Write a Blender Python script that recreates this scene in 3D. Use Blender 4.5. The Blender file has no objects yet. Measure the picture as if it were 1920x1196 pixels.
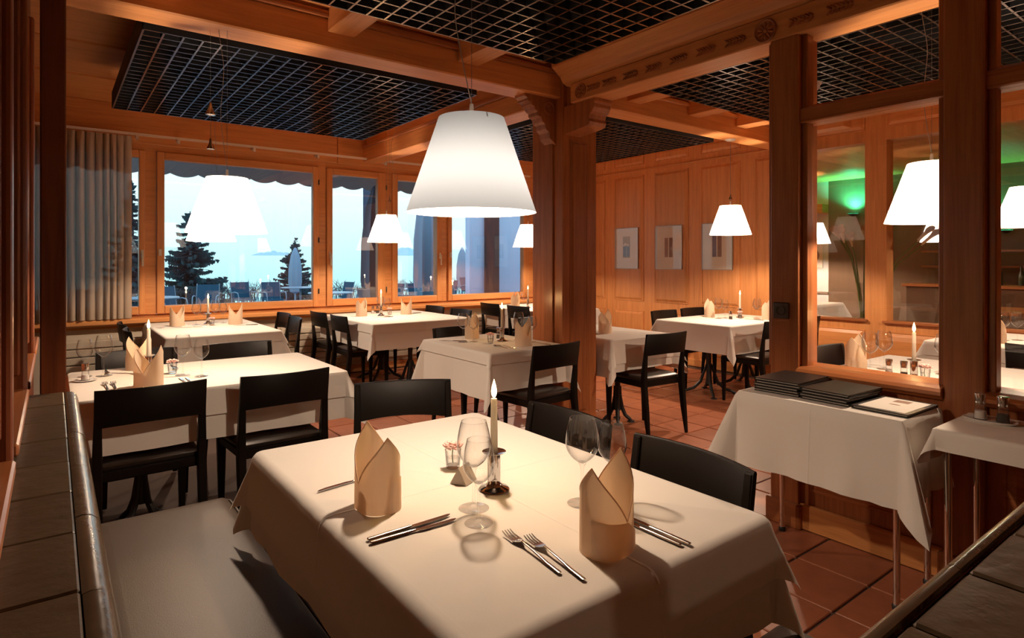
import bpy, bmesh, math, random
from mathutils import Vector, Matrix
random.seed(7)
sc = bpy.context.scene
C = sc.collection
PI = math.pi

# ---------------------------------------------------------------- camera
cam_d = bpy.data.cameras.new('camera')
cam_d.sensor_width = 36.0
cam_d.lens = 36.0 * 1139 / 1920
cam_d.shift_y = -108 / 1920
cam_d.clip_start = 0.02
cam_d.clip_end = 2000
cam = bpy.data.objects.new('camera', cam_d)
C.objects.link(cam)
FWD = Vector((0.603, 0.798)).normalized()
cam.location = (0, 0, 1.35)
cam.rotation_euler = (PI / 2, 0, -math.atan2(FWD.x, FWD.y))
sc.camera = cam


def px(x, y, z):
    d = FWD.x * x + FWD.y * y
    return 960 + 1139 * (FWD.y * x - FWD.x * y) / d


# ---------------------------------------------------------------- view, world
vs = sc.view_settings
vs.view_transform = 'Standard'
vs.look = 'None'
vs.exposure = 0.22
vs.gamma = 1.0
vs.use_curve_mapping = False
cy = sc.cycles
cy.use_denoising = True
cy.max_bounces = 9
cy.diffuse_bounces = 5
cy.glossy_bounces = 5
cy.transmission_bounces = 8
cy.transparent_max_bounces = 40
cy.caustics_reflective = False
cy.caustics_refractive = False
cy.sample_clamp_indirect = 3.0

LAMP_W = 50.0
LAMP_COL = (1.0, 0.73, 0.52)
SKY = 1.6

w = bpy.data.worlds.new('world')
sc.world = w
w.use_nodes = True
nt = w.node_tree
nt.nodes.clear()
wo = nt.nodes.new('ShaderNodeOutputWorld')
wb = nt.nodes.new('ShaderNodeBackground')
tc = nt.nodes.new('ShaderNodeTexCoord')
sx = nt.nodes.new('ShaderNodeSeparateXYZ')
mr = nt.nodes.new('ShaderNodeMapRange')
cr = nt.nodes.new('ShaderNodeValToRGB')
nt.links.new(tc.outputs['Generated'], sx.inputs[0])
nt.links.new(sx.outputs['Z'], mr.inputs['Value'])
mr.inputs['From Min'].default_value = -0.25
mr.inputs['From Max'].default_value = 0.75
el = cr.color_ramp.elements
el[0].position = 0.0
el[0].color = (0.22, 0.52, 0.62, 1)
el[1].position = 1.0
el[1].color = (0.30, 0.52, 0.85, 1)
for p_, c_ in ((0.20, (0.36, 0.72, 0.79, 1)), (0.26, (0.48, 0.82, 0.86, 1)), (0.36, (0.68, 0.92, 0.95, 1)), (0.55, (0.58, 0.80, 0.95, 1))):
    e_ = el.new(p_)
    e_.color = c_
nt.links.new(mr.outputs[0], cr.inputs[0])
nt.links.new(cr.outputs[0], wb.inputs[0])
wb.inputs[1].default_value = SKY
nt.links.new(wb.outputs[0], wo.inputs[0])


# ---------------------------------------------------------------- materials
def new_mat(name):
    m = bpy.data.materials.new(name)
    m.use_nodes = True
    n = m.node_tree.nodes
    n.clear()
    out = n.new('ShaderNodeOutputMaterial')
    return m, m.node_tree, out


def principled(name, col, rough=0.5, metal=0.0, spec=0.5, bump=None, var=None, coat=0.0, sheen=0.0):
    """bump = (scale, strength, distance); var = (scale, amount) blotchy colour variation."""
    m, t, out = new_mat(name)
    b = t.nodes.new('ShaderNodeBsdfPrincipled')
    b.inputs['Base Color'].default_value = (*col, 1)
    b.inputs['Roughness'].default_value = rough
    b.inputs['Metallic'].default_value = metal
    b.inputs['Specular IOR Level'].default_value = spec
    b.inputs['Coat Weight'].default_value = coat
    b.inputs['Sheen Weight'].default_value = sheen
    t.links.new(b.outputs[0], out.inputs[0])
    if bump or var:
        co = t.nodes.new('ShaderNodeTexCoord')
    if bump:
        nz = t.nodes.new('ShaderNodeTexNoise')
        nz.inputs['Scale'].default_value = bump[0]
        nz.inputs['Detail'].default_value = 4
        t.links.new(co.outputs['Object'], nz.inputs['Vector'])
        bp = t.nodes.new('ShaderNodeBump')
        bp.inputs['Strength'].default_value = bump[1]
        bp.inputs['Distance'].default_value = bump[2]
        t.links.new(nz.outputs[0], bp.inputs['Height'])
        t.links.new(bp.outputs[0], b.inputs['Normal'])
    if var:
        n2 = t.nodes.new('ShaderNodeTexNoise')
        n2.inputs['Scale'].default_value = var[0]
        n2.inputs['Detail'].default_value = 5
        oi = t.nodes.new('ShaderNodeObjectInfo')
        ad = t.nodes.new('ShaderNodeVectorMath')
        ad.operation = 'MULTIPLY_ADD'
        t.links.new(oi.outputs['Random'], ad.inputs[0])
        ad.inputs[1].default_value = (9, 7, 5)
        t.links.new(co.outputs['Object'], ad.inputs[2])
        t.links.new(ad.outputs[0], n2.inputs['Vector'])
        h = t.nodes.new('ShaderNodeHueSaturation')
        h.inputs['Color'].default_value = (*col, 1)
        ma = t.nodes.new('ShaderNodeMath')
        ma.operation = 'MULTIPLY_ADD'
        t.links.new(n2.outputs[0], ma.inputs[0])
        ma.inputs[1].default_value = var[1]
        ma.inputs[2].default_value = 1 - var[1] / 2
        m3 = t.nodes.new('ShaderNodeMath')
        m3.operation = 'MULTIPLY_ADD'
        t.links.new(oi.outputs['Random'], m3.inputs[0])
        m3.inputs[1].default_value = var[1] * 0.6
        m3.inputs[2].default_value = -var[1] * 0.3
        m4 = t.nodes.new('ShaderNodeMath')
        m4.operation = 'ADD'
        t.links.new(ma.outputs[0], m4.inputs[0])
        t.links.new(m3.outputs[0], m4.inputs[1])
        t.links.new(m4.outputs[0], h.inputs['Value'])
        t.links.new(h.outputs[0], b.inputs['Base Color'])
    return m


def wood(name, light, dark, axis, rough=0.38):
    m, t, out = new_mat(name)
    b = t.nodes.new('ShaderNodeBsdfPrincipled')
    b.inputs['Roughness'].default_value = rough
    b.inputs['Specular IOR Level'].default_value = 0.45
    co = t.nodes.new('ShaderNodeTexCoord')
    oi = t.nodes.new('ShaderNodeObjectInfo')
    ad = t.nodes.new('ShaderNodeVectorMath')
    ad.operation = 'MULTIPLY_ADD'
    t.links.new(oi.outputs['Random'], ad.inputs[0])
    ad.inputs[1].default_value = (31, 17, 23)
    t.links.new(co.outputs['Object'], ad.inputs[2])
    mp = t.nodes.new('ShaderNodeMapping')
    s = [26.0, 26.0, 26.0]
    s['xyz'.index(axis)] = 1.3
    mp.inputs['Scale'].default_value = s
    t.links.new(ad.outputs[0], mp.inputs[0])
    n1 = t.nodes.new('ShaderNodeTexNoise')
    n1.inputs['Scale'].default_value = 1.0
    n1.inputs['Detail'].default_value = 7
    n1.inputs['Roughness'].default_value = 0.62
    n1.inputs['Distortion'].default_value = 0.6
    t.links.new(mp.outputs[0], n1.inputs['Vector'])
    mp2 = t.nodes.new('ShaderNodeMapping')
    s2 = [190.0, 190.0, 190.0]
    s2['xyz'.index(axis)] = 5.0
    mp2.inputs['Scale'].default_value = s2
    t.links.new(ad.outputs[0], mp2.inputs[0])
    n2 = t.nodes.new('ShaderNodeTexNoise')
    n2.inputs['Scale'].default_value = 1.0
    n2.inputs['Detail'].default_value = 2
    t.links.new(mp2.outputs[0], n2.inputs['Vector'])
    r = t.nodes.new('ShaderNodeValToRGB')
    r.color_ramp.elements[0].position = 0.34
    r.color_ramp.elements[0].color = (*dark, 1)
    r.color_ramp.elements[1].position = 0.60
    r.color_ramp.elements[1].color = (*light, 1)
    mx = t.nodes.new('ShaderNodeMath')
    mx.operation = 'MULTIPLY_ADD'
    t.links.new(n2.outputs[0], mx.inputs[0])
    mx.inputs[1].default_value = 0.30
    mx2 = t.nodes.new('ShaderNodeMath')
    mx2.operation = 'MULTIPLY'
    t.links.new(n1.outputs[0], mx2.inputs[0])
    mx2.inputs[1].default_value = 0.75
    t.links.new(mx2.outputs[0], mx.inputs[2])
    t.links.new(mx.outputs[0], r.inputs[0])
    h = t.nodes.new('ShaderNodeHueSaturation')
    mv = t.nodes.new('ShaderNodeMath')
    mv.operation = 'MULTIPLY_ADD'
    t.links.new(oi.outputs['Random'], mv.inputs[0])
    mv.inputs[1].default_value = 0.22
    mv.inputs[2].default_value = 0.89
    t.links.new(mv.outputs[0], h.inputs['Value'])
    t.links.new(r.outputs[0], h.inputs['Color'])
    t.links.new(h.outputs[0], b.inputs['Base Color'])
    bp = t.nodes.new('ShaderNodeBump')
    bp.inputs['Strength'].default_value = 0.18
    bp.inputs['Distance'].default_value = 0.0015
    t.links.new(mx.outputs[0], bp.inputs['Height'])
    t.links.new(bp.outputs[0], b.inputs['Normal'])
    t.links.new(b.outputs[0], out.inputs[0])
    return m


def thin_glass(name, tint=(0.97, 0.98, 0.98), refl=1.0, edge=0.75, ior=1.5, rough=0.0):
    m, t, out = new_mat(name)
    tr = t.nodes.new('ShaderNodeBsdfTransparent')
    gl = t.nodes.new('ShaderNodeBsdfGlossy')
    gl.inputs['Roughness'].default_value = rough
    gl.inputs['Color'].default_value = (1, 1, 1, 1)
    lw = t.nodes.new('ShaderNodeLayerWeight')
    lw.inputs['Blend'].default_value = 0.5
    pw = t.nodes.new('ShaderNodeMath')
    pw.operation = 'POWER'
    t.links.new(lw.outputs['Facing'], pw.inputs[0])
    pw.inputs[1].default_value = 5.0
    f0 = ((ior - 1) / (ior + 1)) ** 2
    fr = t.nodes.new('ShaderNodeMath')
    fr.operation = 'MULTIPLY_ADD'
    t.links.new(pw.outputs[0], fr.inputs[0])
    fr.inputs[1].default_value = 1 - f0
    fr.inputs[2].default_value = f0
    p3 = t.nodes.new('ShaderNodeMath')
    p3.operation = 'POWER'
    t.links.new(lw.outputs['Facing'], p3.inputs[0])
    p3.inputs[1].default_value = 2.2
    mc = t.nodes.new('ShaderNodeMix')
    mc.data_type = 'RGBA'
    t.links.new(p3.outputs[0], mc.inputs['Factor'])
    mc.inputs['A'].default_value = (*tint, 1)
    mc.inputs['B'].default_value = (tint[0] * edge, tint[1] * edge, tint[2] * edge, 1)
    t.links.new(mc.outputs['Result'], tr.inputs['Color'])
    mm = t.nodes.new('ShaderNodeMath')
    mm.operation = 'MULTIPLY'
    mm.use_clamp = True
    t.links.new(fr.outputs[0], mm.inputs[0])
    mm.inputs[1].default_value = refl
    mi = t.nodes.new('ShaderNodeMixShader')
    t.links.new(mm.outputs[0], mi.inputs[0])
    t.links.new(tr.outputs[0], mi.inputs[1])
    t.links.new(gl.outputs[0], mi.inputs[2])
    t.links.new(mi.outputs[0], out.inputs[0])
    return m


def emission(name, col, strength):
    m, t, out = new_mat(name)
    e = t.nodes.new('ShaderNodeEmission')
    e.inputs[0].default_value = (*col, 1)
    e.inputs[1].default_value = strength
    t.links.new(e.outputs[0], out.inputs[0])
    return m


def translucent(name, diff, trans, tp=0.0, grain=None):
    m, t, out = new_mat(name)
    d = t.nodes.new('ShaderNodeBsdfDiffuse')
    d.inputs[0].default_value = (*diff, 1)
    tl = t.nodes.new('ShaderNodeBsdfTranslucent')
    tl.inputs[0].default_value = (*trans, 1)
    a = t.nodes.new('ShaderNodeAddShader')
    t.links.new(d.outputs[0], a.inputs[0])
    t.links.new(tl.outputs[0], a.inputs[1])
    last = a
    if tp > 0:
        tt = t.nodes.new('ShaderNodeBsdfTransparent')
        mi = t.nodes.new('ShaderNodeMixShader')
        mi.inputs[0].default_value = tp
        t.links.new(a.outputs[0], mi.inputs[1])
        t.links.new(tt.outputs[0], mi.inputs[2])
        last = mi
    t.links.new(last.outputs[0], out.inputs[0])
    return m


def cloth_mat(name, col, crease=True, weave=650.0):
    m, t, out = new_mat(name)
    b = t.nodes.new('ShaderNodeBsdfPrincipled')
    b.inputs['Base Color'].default_value = (*col, 1)
    b.inputs['Roughness'].default_value = 0.82
    b.inputs['Specular IOR Level'].default_value = 0.25
    b.inputs['Sheen Weight'].default_value = 0.08
    co = t.nodes.new('ShaderNodeTexCoord')
    n1 = t.nodes.new('ShaderNodeTexNoise')
    n1.inputs['Scale'].default_value = 5.0
    n1.inputs['Detail'].default_value = 3
    t.links.new(co.outputs['Object'], n1.inputs['Vector'])
    n2 = t.nodes.new('ShaderNodeTexVoronoi')
    n2.inputs['Scale'].default_value = weave
    t.links.new(co.outputs['Object'], n2.inputs['Vector'])
    b1 = t.nodes.new('ShaderNodeBump')
    b1.inputs['Strength'].default_value = 0.25
    b1.inputs['Distance'].default_value = 0.02
    t.links.new(n1.outputs[0], b1.inputs['Height'])
    b2 = t.nodes.new('ShaderNodeBump')
    b2.inputs['Strength'].default_value = 0.10
    b2.inputs['Distance'].default_value = 0.001
    t.links.new(n2.outputs['Distance'], b2.inputs['Height'])
    t.links.new(b1.outputs[0], b2.inputs['Normal'])
    last = b2
    if crease:
        sp = t.nodes.new('ShaderNodeSeparateXYZ')
        t.links.new(co.outputs['Object'], sp.inputs[0])
        for ax, per in (('X', 0.36), ('Y', 0.33)):
            pp = t.nodes.new('ShaderNodeMath')
            pp.operation = 'PINGPONG'
            t.links.new(sp.outputs[ax], pp.inputs[0])
            pp.inputs[1].default_value = per
            rg = t.nodes.new('ShaderNodeMapRange')
            rg.interpolation_type = 'SMOOTHSTEP'
            t.links.new(pp.outputs[0], rg.inputs['Value'])
            rg.inputs['From Min'].default_value = 0.0
            rg.inputs['From Max'].default_value = 0.006
            rg.inputs['To Min'].default_value = 1.0
            rg.inputs['To Max'].default_value = 0.0
            bb = t.nodes.new('ShaderNodeBump')
            bb.inputs['Strength'].default_value = 0.45
            bb.inputs['Distance'].default_value = 0.003
            t.links.new(rg.outputs[0], bb.inputs['Height'])
            t.links.new(last.outputs[0], bb.inputs['Normal'])
            last = bb
    t.links.new(last.outputs[0], b.inputs['Normal'])
    t.links.new(b.outputs[0], out.inputs[0])
    return m


OAK_L, OAK_D = (0.72, 0.325, 0.115), (0.56, 0.230, 0.073)
DK_L, DK_D = (0.42, 0.150, 0.052), (0.26, 0.080, 0.025)
DP_L, DP_D = (0.21, 0.055, 0.018), (0.11, 0.026, 0.009)
M = {}
for ax in 'xyz':
    M['oak' + ax] = wood('oak wood ' + ax, OAK_L, OAK_D, ax)
    M['deep' + ax] = wood('deep red brown wood ' + ax, DP_L, DP_D, ax, 0.33)
    M['dark' + ax] = wood('dark oak wood ' + ax, DK_L, DK_D, ax, 0.33)
M['tile'] = principled('terracotta tile', (0.40, 0.140, 0.070), 0.36, bump=(60, 0.25, 0.002), var=(14, 0.5))
M['grout'] = principled('floor grout', (0.10, 0.065, 0.05), 0.85, bump=(150, 0.3, 0.002))
M['slate'] = principled('glazed brown ledge tile', (0.090, 0.062, 0.034), 0.34, bump=(32, 0.55, 0.004), var=(11, 0.6))
M['nosing'] = principled('glazed ledge nosing', (0.10, 0.07, 0.042), 0.22, bump=(24, 0.35, 0.004), var=(14, 0.5))
M['joint'] = principled('ledge mortar', (0.045, 0.030, 0.02), 0.9)
M['cloth'] = cloth_mat('white table linen', (0.78, 0.75, 0.70))
M['napkin'] = cloth_mat('champagne napkin linen', (0.90, 0.75, 0.57), crease=False, weave=900)
nt_ = M['napkin'].node_tree
tl_ = nt_.nodes.new('ShaderNodeBsdfTranslucent')
tl_.inputs[0].default_value = (0.92, 0.66, 0.42, 1)
mi_ = nt_.nodes.new('ShaderNodeMixShader')
mi_.inputs[0].default_value = 0.28
bs_ = [n_ for n_ in nt_.nodes if n_.type == 'BSDF_PRINCIPLED'][0]
ou_ = [n_ for n_ in nt_.nodes if n_.type == 'OUTPUT_MATERIAL'][0]
nt_.links.new(bs_.outputs[0], mi_.inputs[1])
nt_.links.new(tl_.outputs[0], mi_.inputs[2])
nt_.links.new(mi_.outputs[0], ou_.inputs[0])
M['leather'] = principled('taupe bench leather', (0.070, 0.051, 0.038), 0.45, spec=0.3, bump=(420, 0.35, 0.0015), var=(3, 0.15))
M['black'] = principled('black lacquered beech', (0.007, 0.005, 0.004), 0.40, spec=0.11, bump=(90, 0.08, 0.001))
M['seat'] = principled('black seat leather', (0.014, 0.011, 0.009), 0.36, bump=(300, 0.2, 0.001))
M['iron'] = principled('black cast iron', (0.012, 0.012, 0.012), 0.45)
M['chrome'] = principled('polished chrome', (0.78, 0.75, 0.72), 0.10, 1.0)
M['steel'] = principled('cutlery steel', (0.72, 0.69, 0.65), 0.17, 1.0)
M['grid'] = principled('black metal grid', (0.20, 0.17, 0.15), 0.20, 0.9)
M['gridbox'] = principled('matte black grid box', (0.006, 0.006, 0.007), 0.7)
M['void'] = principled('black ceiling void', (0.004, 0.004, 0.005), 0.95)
M['pane'] = thin_glass('window glass', (0.99, 0.995, 1.0), 3.6, 0.95, 1.5)
M['pane2'] = thin_glass('partition glass', (0.985, 0.985, 0.98), 1.3, 0.95, 1.5)
M['glass'] = thin_glass('drinking glass', (0.985, 0.985, 0.98), 1.7, 0.10, 1.5)
M['stemglass'] = thin_glass('stem glass', (0.99, 0.99, 0.985), 1.1, 0.75, 1.5)
M['water'] = thin_glass('water', (0.95, 0.96, 0.96), 0.8, 0.8, 1.33)
M['shade'] = translucent('white lamp shade', (0.40, 0.415, 0.435), (0.030, 0.037, 0.046))
M['shade_bright'] = translucent('white lamp shade, thinner', (0.42, 0.41, 0.40), (0.85, 0.90, 0.96))
M['cord'] = principled('pale lamp cord', (0.42, 0.38, 0.34), 0.5)
M['wire'] = principled('steel wire', (0.35, 0.33, 0.30), 0.35, 0.8)
M['wax'] = translucent('ivory candle wax', (0.60, 0.57, 0.50), (0.38, 0.36, 0.31))
M['flame'] = emission('candle flame', (1.0, 0.62, 0.24), 22)
M['wick'] = principled('charred wick', (0.02, 0.015, 0.01), 0.9)
M['white'] = principled('white card', (0.80, 0.76, 0.70), 0.6)
M['grey'] = principled('grey card', (0.42, 0.36, 0.29), 0.6)
M['pink'] = principled('pale pink petals', (0.90, 0.60, 0.57), 0.7)
M['green'] = principled('green stem', (0.13, 0.20, 0.05), 0.5)
M['calla'] = principled('cream calla petals', (0.80, 0.74, 0.52), 0.5)
M['salt'] = principled('white salt', (0.82, 0.80, 0.78), 0.8)
M['pepper'] = principled('ground pepper', (0.06, 0.045, 0.035), 0.9)
M['porcelain'] = principled('white porcelain', (0.82, 0.80, 0.77), 0.15)
M['menu'] = principled('black menu leather', (0.016, 0.012, 0.010), 0.45, spec=0.3, bump=(300, 0.15, 0.001))
M['paper'] = principled('menu paper', (0.75, 0.72, 0.66), 0.7)
M['print'] = principled('brown print ink', (0.30, 0.17, 0.12), 0.7)
M['plaster'] = principled('warm white plaster', (0.62, 0.55, 0.45), 0.8, bump=(40, 0.1, 0.002))
M['plasterdk'] = principled('brown plaster', (0.17, 0.105, 0.065), 0.85, bump=(20, 0.15, 0.003), var=(2, 0.2))
M['whitewall'] = principled('white plaster', (0.75, 0.77, 0.80), 0.8)
M['radiator'] = principled('cream radiator enamel', (0.58, 0.52, 0.42), 0.45)
M['curtain'] = translucent('taupe sheer curtain', (0.44, 0.355, 0.275), (0.02, 0.02, 0.02), 0.03)
M['rail'] = principled('white curtain rail', (0.92, 0.86, 0.78), 0.4)
M['handle'] = principled('satin window handle', (0.85, 0.80, 0.72), 0.3, 0.0, 0.6)
M['socket'] = principled('dark brown socket', (0.035, 0.018, 0.010), 0.35)
M['frame'] = principled('slim pale picture frame', (0.45, 0.38, 0.32), 0.3, 0.5)
M['mount'] = principled('ivory picture mount', (0.86, 0.80, 0.72), 0.7)
M['picglass'] = thin_glass('picture glass', (0.99, 0.99, 0.99), 0.6, 1.0)
M['ink1'] = principled('lavender print', (0.27, 0.24, 0.36), 0.8, var=(30, 0.5))
M['ink2'] = principled('ochre print', (0.42, 0.31, 0.22), 0.8, var=(30, 0.5))
M['ink3'] = principled('mauve print', (0.33, 0.22, 0.20), 0.8, var=(30, 0.5))
M['plastic'] = principled('white plastic', (0.75, 0.73, 0.70), 0.4)
# outdoors
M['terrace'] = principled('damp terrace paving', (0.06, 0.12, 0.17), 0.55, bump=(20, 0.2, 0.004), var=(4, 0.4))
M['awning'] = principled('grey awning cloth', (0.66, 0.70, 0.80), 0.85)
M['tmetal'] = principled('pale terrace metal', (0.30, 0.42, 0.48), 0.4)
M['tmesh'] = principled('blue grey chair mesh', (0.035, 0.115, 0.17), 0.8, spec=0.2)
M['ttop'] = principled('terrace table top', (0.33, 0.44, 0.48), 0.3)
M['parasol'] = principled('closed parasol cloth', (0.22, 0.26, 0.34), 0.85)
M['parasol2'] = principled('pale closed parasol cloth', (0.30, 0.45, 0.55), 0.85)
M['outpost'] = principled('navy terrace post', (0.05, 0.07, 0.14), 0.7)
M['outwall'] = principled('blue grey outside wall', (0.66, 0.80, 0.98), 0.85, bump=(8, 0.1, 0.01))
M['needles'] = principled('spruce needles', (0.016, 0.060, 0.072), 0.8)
M['bark'] = principled('spruce bark', (0.045, 0.04, 0.04), 0.9)
M['twigs'] = principled('bare shrub twigs', (0.06, 0.075, 0.085), 0.9)
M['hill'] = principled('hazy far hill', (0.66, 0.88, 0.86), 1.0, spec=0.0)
M['bar'] = principled('dark bar wood', (0.10, 0.055, 0.03), 0.35)
M['bottle'] = principled('dark bottle glass', (0.03, 0.05, 0.03), 0.1)
M['greenlamp'] = emission('green lamp glow', (0.05, 1.0, 0.42), 9.0)


# ---------------------------------------------------------------- mesh helpers
class MB:
    def __init__(s):
        s.v, s.f = [], []

    def box(s, x0, x1, y0, y1, z0, z1):
        n = len(s.v)
        s.v += [(x0, y0, z0), (x1, y0, z0), (x1, y1, z0), (x0, y1, z0), (x0, y0, z1), (x1, y0, z1), (x1, y1, z1), (x0, y1, z1)]
        s.f += [tuple(n + i for i in q) for q in ((3, 2, 1, 0), (4, 5, 6, 7), (0, 1, 5, 4), (1, 2, 6, 5), (2, 3, 7, 6), (3, 0, 4, 7))]
        return s

    def lathe(s, prof, n=24, cx=0, cy=0, cap0=True, cap1=True, ex=1.0, ey=1.0):
        b = len(s.v)
        for r, z in prof:
            for i in range(n):
                a = 2 * PI * i / n
                s.v.append((cx + r * ex * math.cos(a), cy + r * ey * math.sin(a), z))
        for k in range(len(prof) - 1):
            for i in range(n):
                j = (i + 1) % n
                s.f.append((b + k * n + i, b + k * n + j, b + (k + 1) * n + j, b + (k + 1) * n + i))
        if cap0 and prof[0][0] > 1e-6:
            s.f.append(tuple(b + i for i in reversed(range(n))))
        if cap1 and prof[-1][0] > 1e-6:
            e = b + (len(prof) - 1) * n
            s.f.append(tuple(e + i for i in range(n)))
        return s

    def tube(s, pts, r, n=8, caps=True):
        pts = [Vector(p) for p in pts]
        rs = r if isinstance(r, (list, tuple)) else [r] * len(pts)
        b = len(s.v)
        up = None
        for k, p in enumerate(pts):
            t = (pts[min(k + 1, len(pts) - 1)] - pts[max(k - 1, 0)]).normalized()
            if up is None:
                up = Vector((0, 0, 1)) if abs(t.z) < 0.9 else Vector((1, 0, 0))
            u = t.cross(up).normalized()
            up = u.cross(t).normalized()
            for i in range(n):
                a = 2 * PI * i / n
                q = p + u * (rs[k] * math.cos(a)) + up * (rs[k] * math.sin(a))
                s.v.append(tuple(q))
        for k in range(len(pts) - 1):
            for i in range(n):
                j = (i + 1) % n
                s.f.append((b + k * n + i, b + k * n + j, b + (k + 1) * n + j, b + (k + 1) * n + i))
        if caps:
            s.f.append(tuple(b + i for i in reversed(range(n))))
            e = b + (len(pts) - 1) * n
            s.f.append(tuple(e + i for i in range(n)))
        return s

    def loft(s, rings, closed=True, caps=True):
        """rings: lists of equally many points."""
        b = len(s.v)
        n = len(rings[0])
        for r in rings:
            s.v += [tuple(p) for p in r]
        for k in range(len(rings) - 1):
            for i in range(n if closed else n - 1):
                j = (i + 1) % n
                s.f.append((b + k * n + i, b + k * n + j, b + (k + 1) * n + j, b + (k + 1) * n + i))
        if caps and closed:
            s.f.append(tuple(b + i for i in reversed(range(n))))
            e = b + (len(rings) - 1) * n
            s.f.append(tuple(e + i for i in range(n)))
        return s

    def prism(s, poly, axis, a0, a1):
        """poly: 2D outline in the two other axes (xy order kept), extruded along axis from a0 to a1."""
        def mk(p, a):
            return {'x': (a, p[0], p[1]), 'y': (p[0], a, p[1]), 'z': (p[0], p[1], a)}[axis]
        return s.loft([[mk(p, a0) for p in poly], [mk(p, a1) for p in poly]])

    def grid(s, fn, nu, nv, closed_u=False):
        b = len(s.v)
        for j in range(nv + 1):
            for i in range(nu if closed_u else nu + 1):
                s.v.append(tuple(fn(i / nu, j / nv)))
        w_ = nu if closed_u else nu + 1
        for j in range(nv):
            for i in range(nu):
                i2 = (i + 1) % w_
                s.f.append((b + j * w_ + i, b + j * w_ + i2, b + (j + 1) * w_ + i2, b + (j + 1) * w_ + i))
        return s

    def ball(s, cx, cy, cz, rx, ry=None, rz=None, n=12, m=8):
        ry = rx if ry is None else ry
        rz = rx if rz is None else rz
        b = len(s.v)
        s.v.append((cx, cy, cz - rz))
        for j in range(1, m):
            th = -PI / 2 + PI * j / m
            for i in range(n):
                a = 2 * PI * i / n
                s.v.append((cx + rx * math.cos(th) * math.cos(a), cy + ry * math.cos(th) * math.sin(a), cz + rz * math.sin(th)))
        s.v.append((cx, cy, cz + rz))
        for i in range(n):
            s.f.append((b, b + 1 + (i + 1) % n, b + 1 + i))
        for j in range(m - 2):
            for i in range(n):
                k = (i + 1) % n
                s.f.append((b + 1 + j * n + i, b + 1 + j * n + k, b + 1 + (j + 1) * n + k, b + 1 + (j + 1) * n + i))
        e = b + 1 + (m - 2) * n
        for i in range(n):
            s.f.append((e + i, e + (i + 1) % n, len(s.v) - 1))
        return s


def mesh(name, mb, mat, smooth=False, bevel=0.0, seg=1, flip=False):
    me = bpy.data.meshes.new(name)
    me.from_pydata(mb.v, [], mb.f)
    bm = bmesh.new()
    bm.from_mesh(me)
    if bevel:
        ed = [e for e in bm.edges if len(e.link_faces) == 2 and e.calc_face_angle(0) > 0.6]
        bmesh.ops.bevel(bm, geom=ed, offset=bevel, segments=seg, profile=0.5, affect='EDGES', clamp_overlap=True)
    bmesh.ops.recalc_face_normals(bm, faces=bm.faces)
    if flip:
        bmesh.ops.reverse_faces(bm, faces=bm.faces)
    for f in bm.faces:
        f.smooth = smooth
    if smooth:
        for e in bm.edges:
            if len(e.link_faces) == 2 and e.calc_face_angle(0) > 0.7:
                e.smooth = False
    bm.to_mesh(me)
    bm.free()
    me.materials.append(M[mat] if isinstance(mat, str) else mat)
    return me


def obj(name, mb, mat, parent=None, smooth=False, bevel=0.0, seg=1, loc=(0, 0, 0), rotz=0.0):
    me = mb if isinstance(mb, bpy.types.Mesh) else mesh(name, mb, mat, smooth, bevel, seg)
    o = bpy.data.objects.new(name, me)
    C.objects.link(o)
    o.location = loc
    o.rotation_euler = (0, 0, rotz)
    if parent is not None:
        o.parent = parent
    return o


def tag(o, label=None, cat=None, group=None, kind=None):
    if label:
        o['label'] = label
    if cat:
        o['category'] = cat
    if group:
        o['group'] = group
    if kind:
        o['kind'] = kind
    return o


def empty(name, loc=(0, 0, 0), rotz=0.0, label=None, cat=None, group=None, kind=None):
    o = bpy.data.objects.new(name, None)
    C.objects.link(o)
    o.location = loc
    o.rotation_euler = (0, 0, rotz)
    return tag(o, label, cat, group, kind)


KIDS = {}


def dup(root, loc, rotz=0.0, label=None, group=None):
    """copy a thing with its parts and sub-parts (lights included)."""
    def kids(o):
        if o.name not in KIDS:
            KIDS[o.name] = list(o.children)
        return KIDS[o.name]

    def rec(o, parent):
        c = o.copy()
        C.objects.link(c)
        if parent is not None:
            c.parent = parent
        for ch in kids(o):
            rec(ch, c)
        return c
    r = rec(root, None)
    r.location = loc
    r.rotation_euler = (0, 0, rotz)
    if label:
        r['label'] = label
    if group:
        r['group'] = group
    return r


def box(name, x0, x1, y0, y1, z0, z1, mat, parent=None, bevel=0.0, seg=1):
    return obj(name, MB().box(x0, x1, y0, y1, z0, z1), mat, parent, bevel=bevel, seg=seg)


def bevel_panel(name, axis, a_base, a_top, u0, u1, v0, v1, mat, parent, sl=0.035, rim=0.012):
    """raised field panel; axis 'x' : u=y, v=z ; axis 'y' : u=x, v=z. a_base = back plane, a_top = proud plane."""
    def P(a, u, v):
        return (a, u, v) if axis == 'x' else (u, a, v)
    mid = a_base + (a_top - a_base) * 0.45
    rings = []
    for a, ins in ((a_base, 0), (mid, 0), (mid, rim), (a_base + (a_top - a_base) * 0.2, rim + 0.004), (a_top, rim + sl)):
        rings.append([P(a, u0 + ins, v0 + ins), P(a, u1 - ins, v0 + ins), P(a, u1 - ins, v1 - ins), P(a, u0 + ins, v1 - ins)])
    return obj(name, MB().loft(rings), mat, parent)


# ================================================================= SETTING
CEIL = 2.9
XW, YW = 6.6, 7.1        # panelled wall plane, window wall plane

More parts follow.
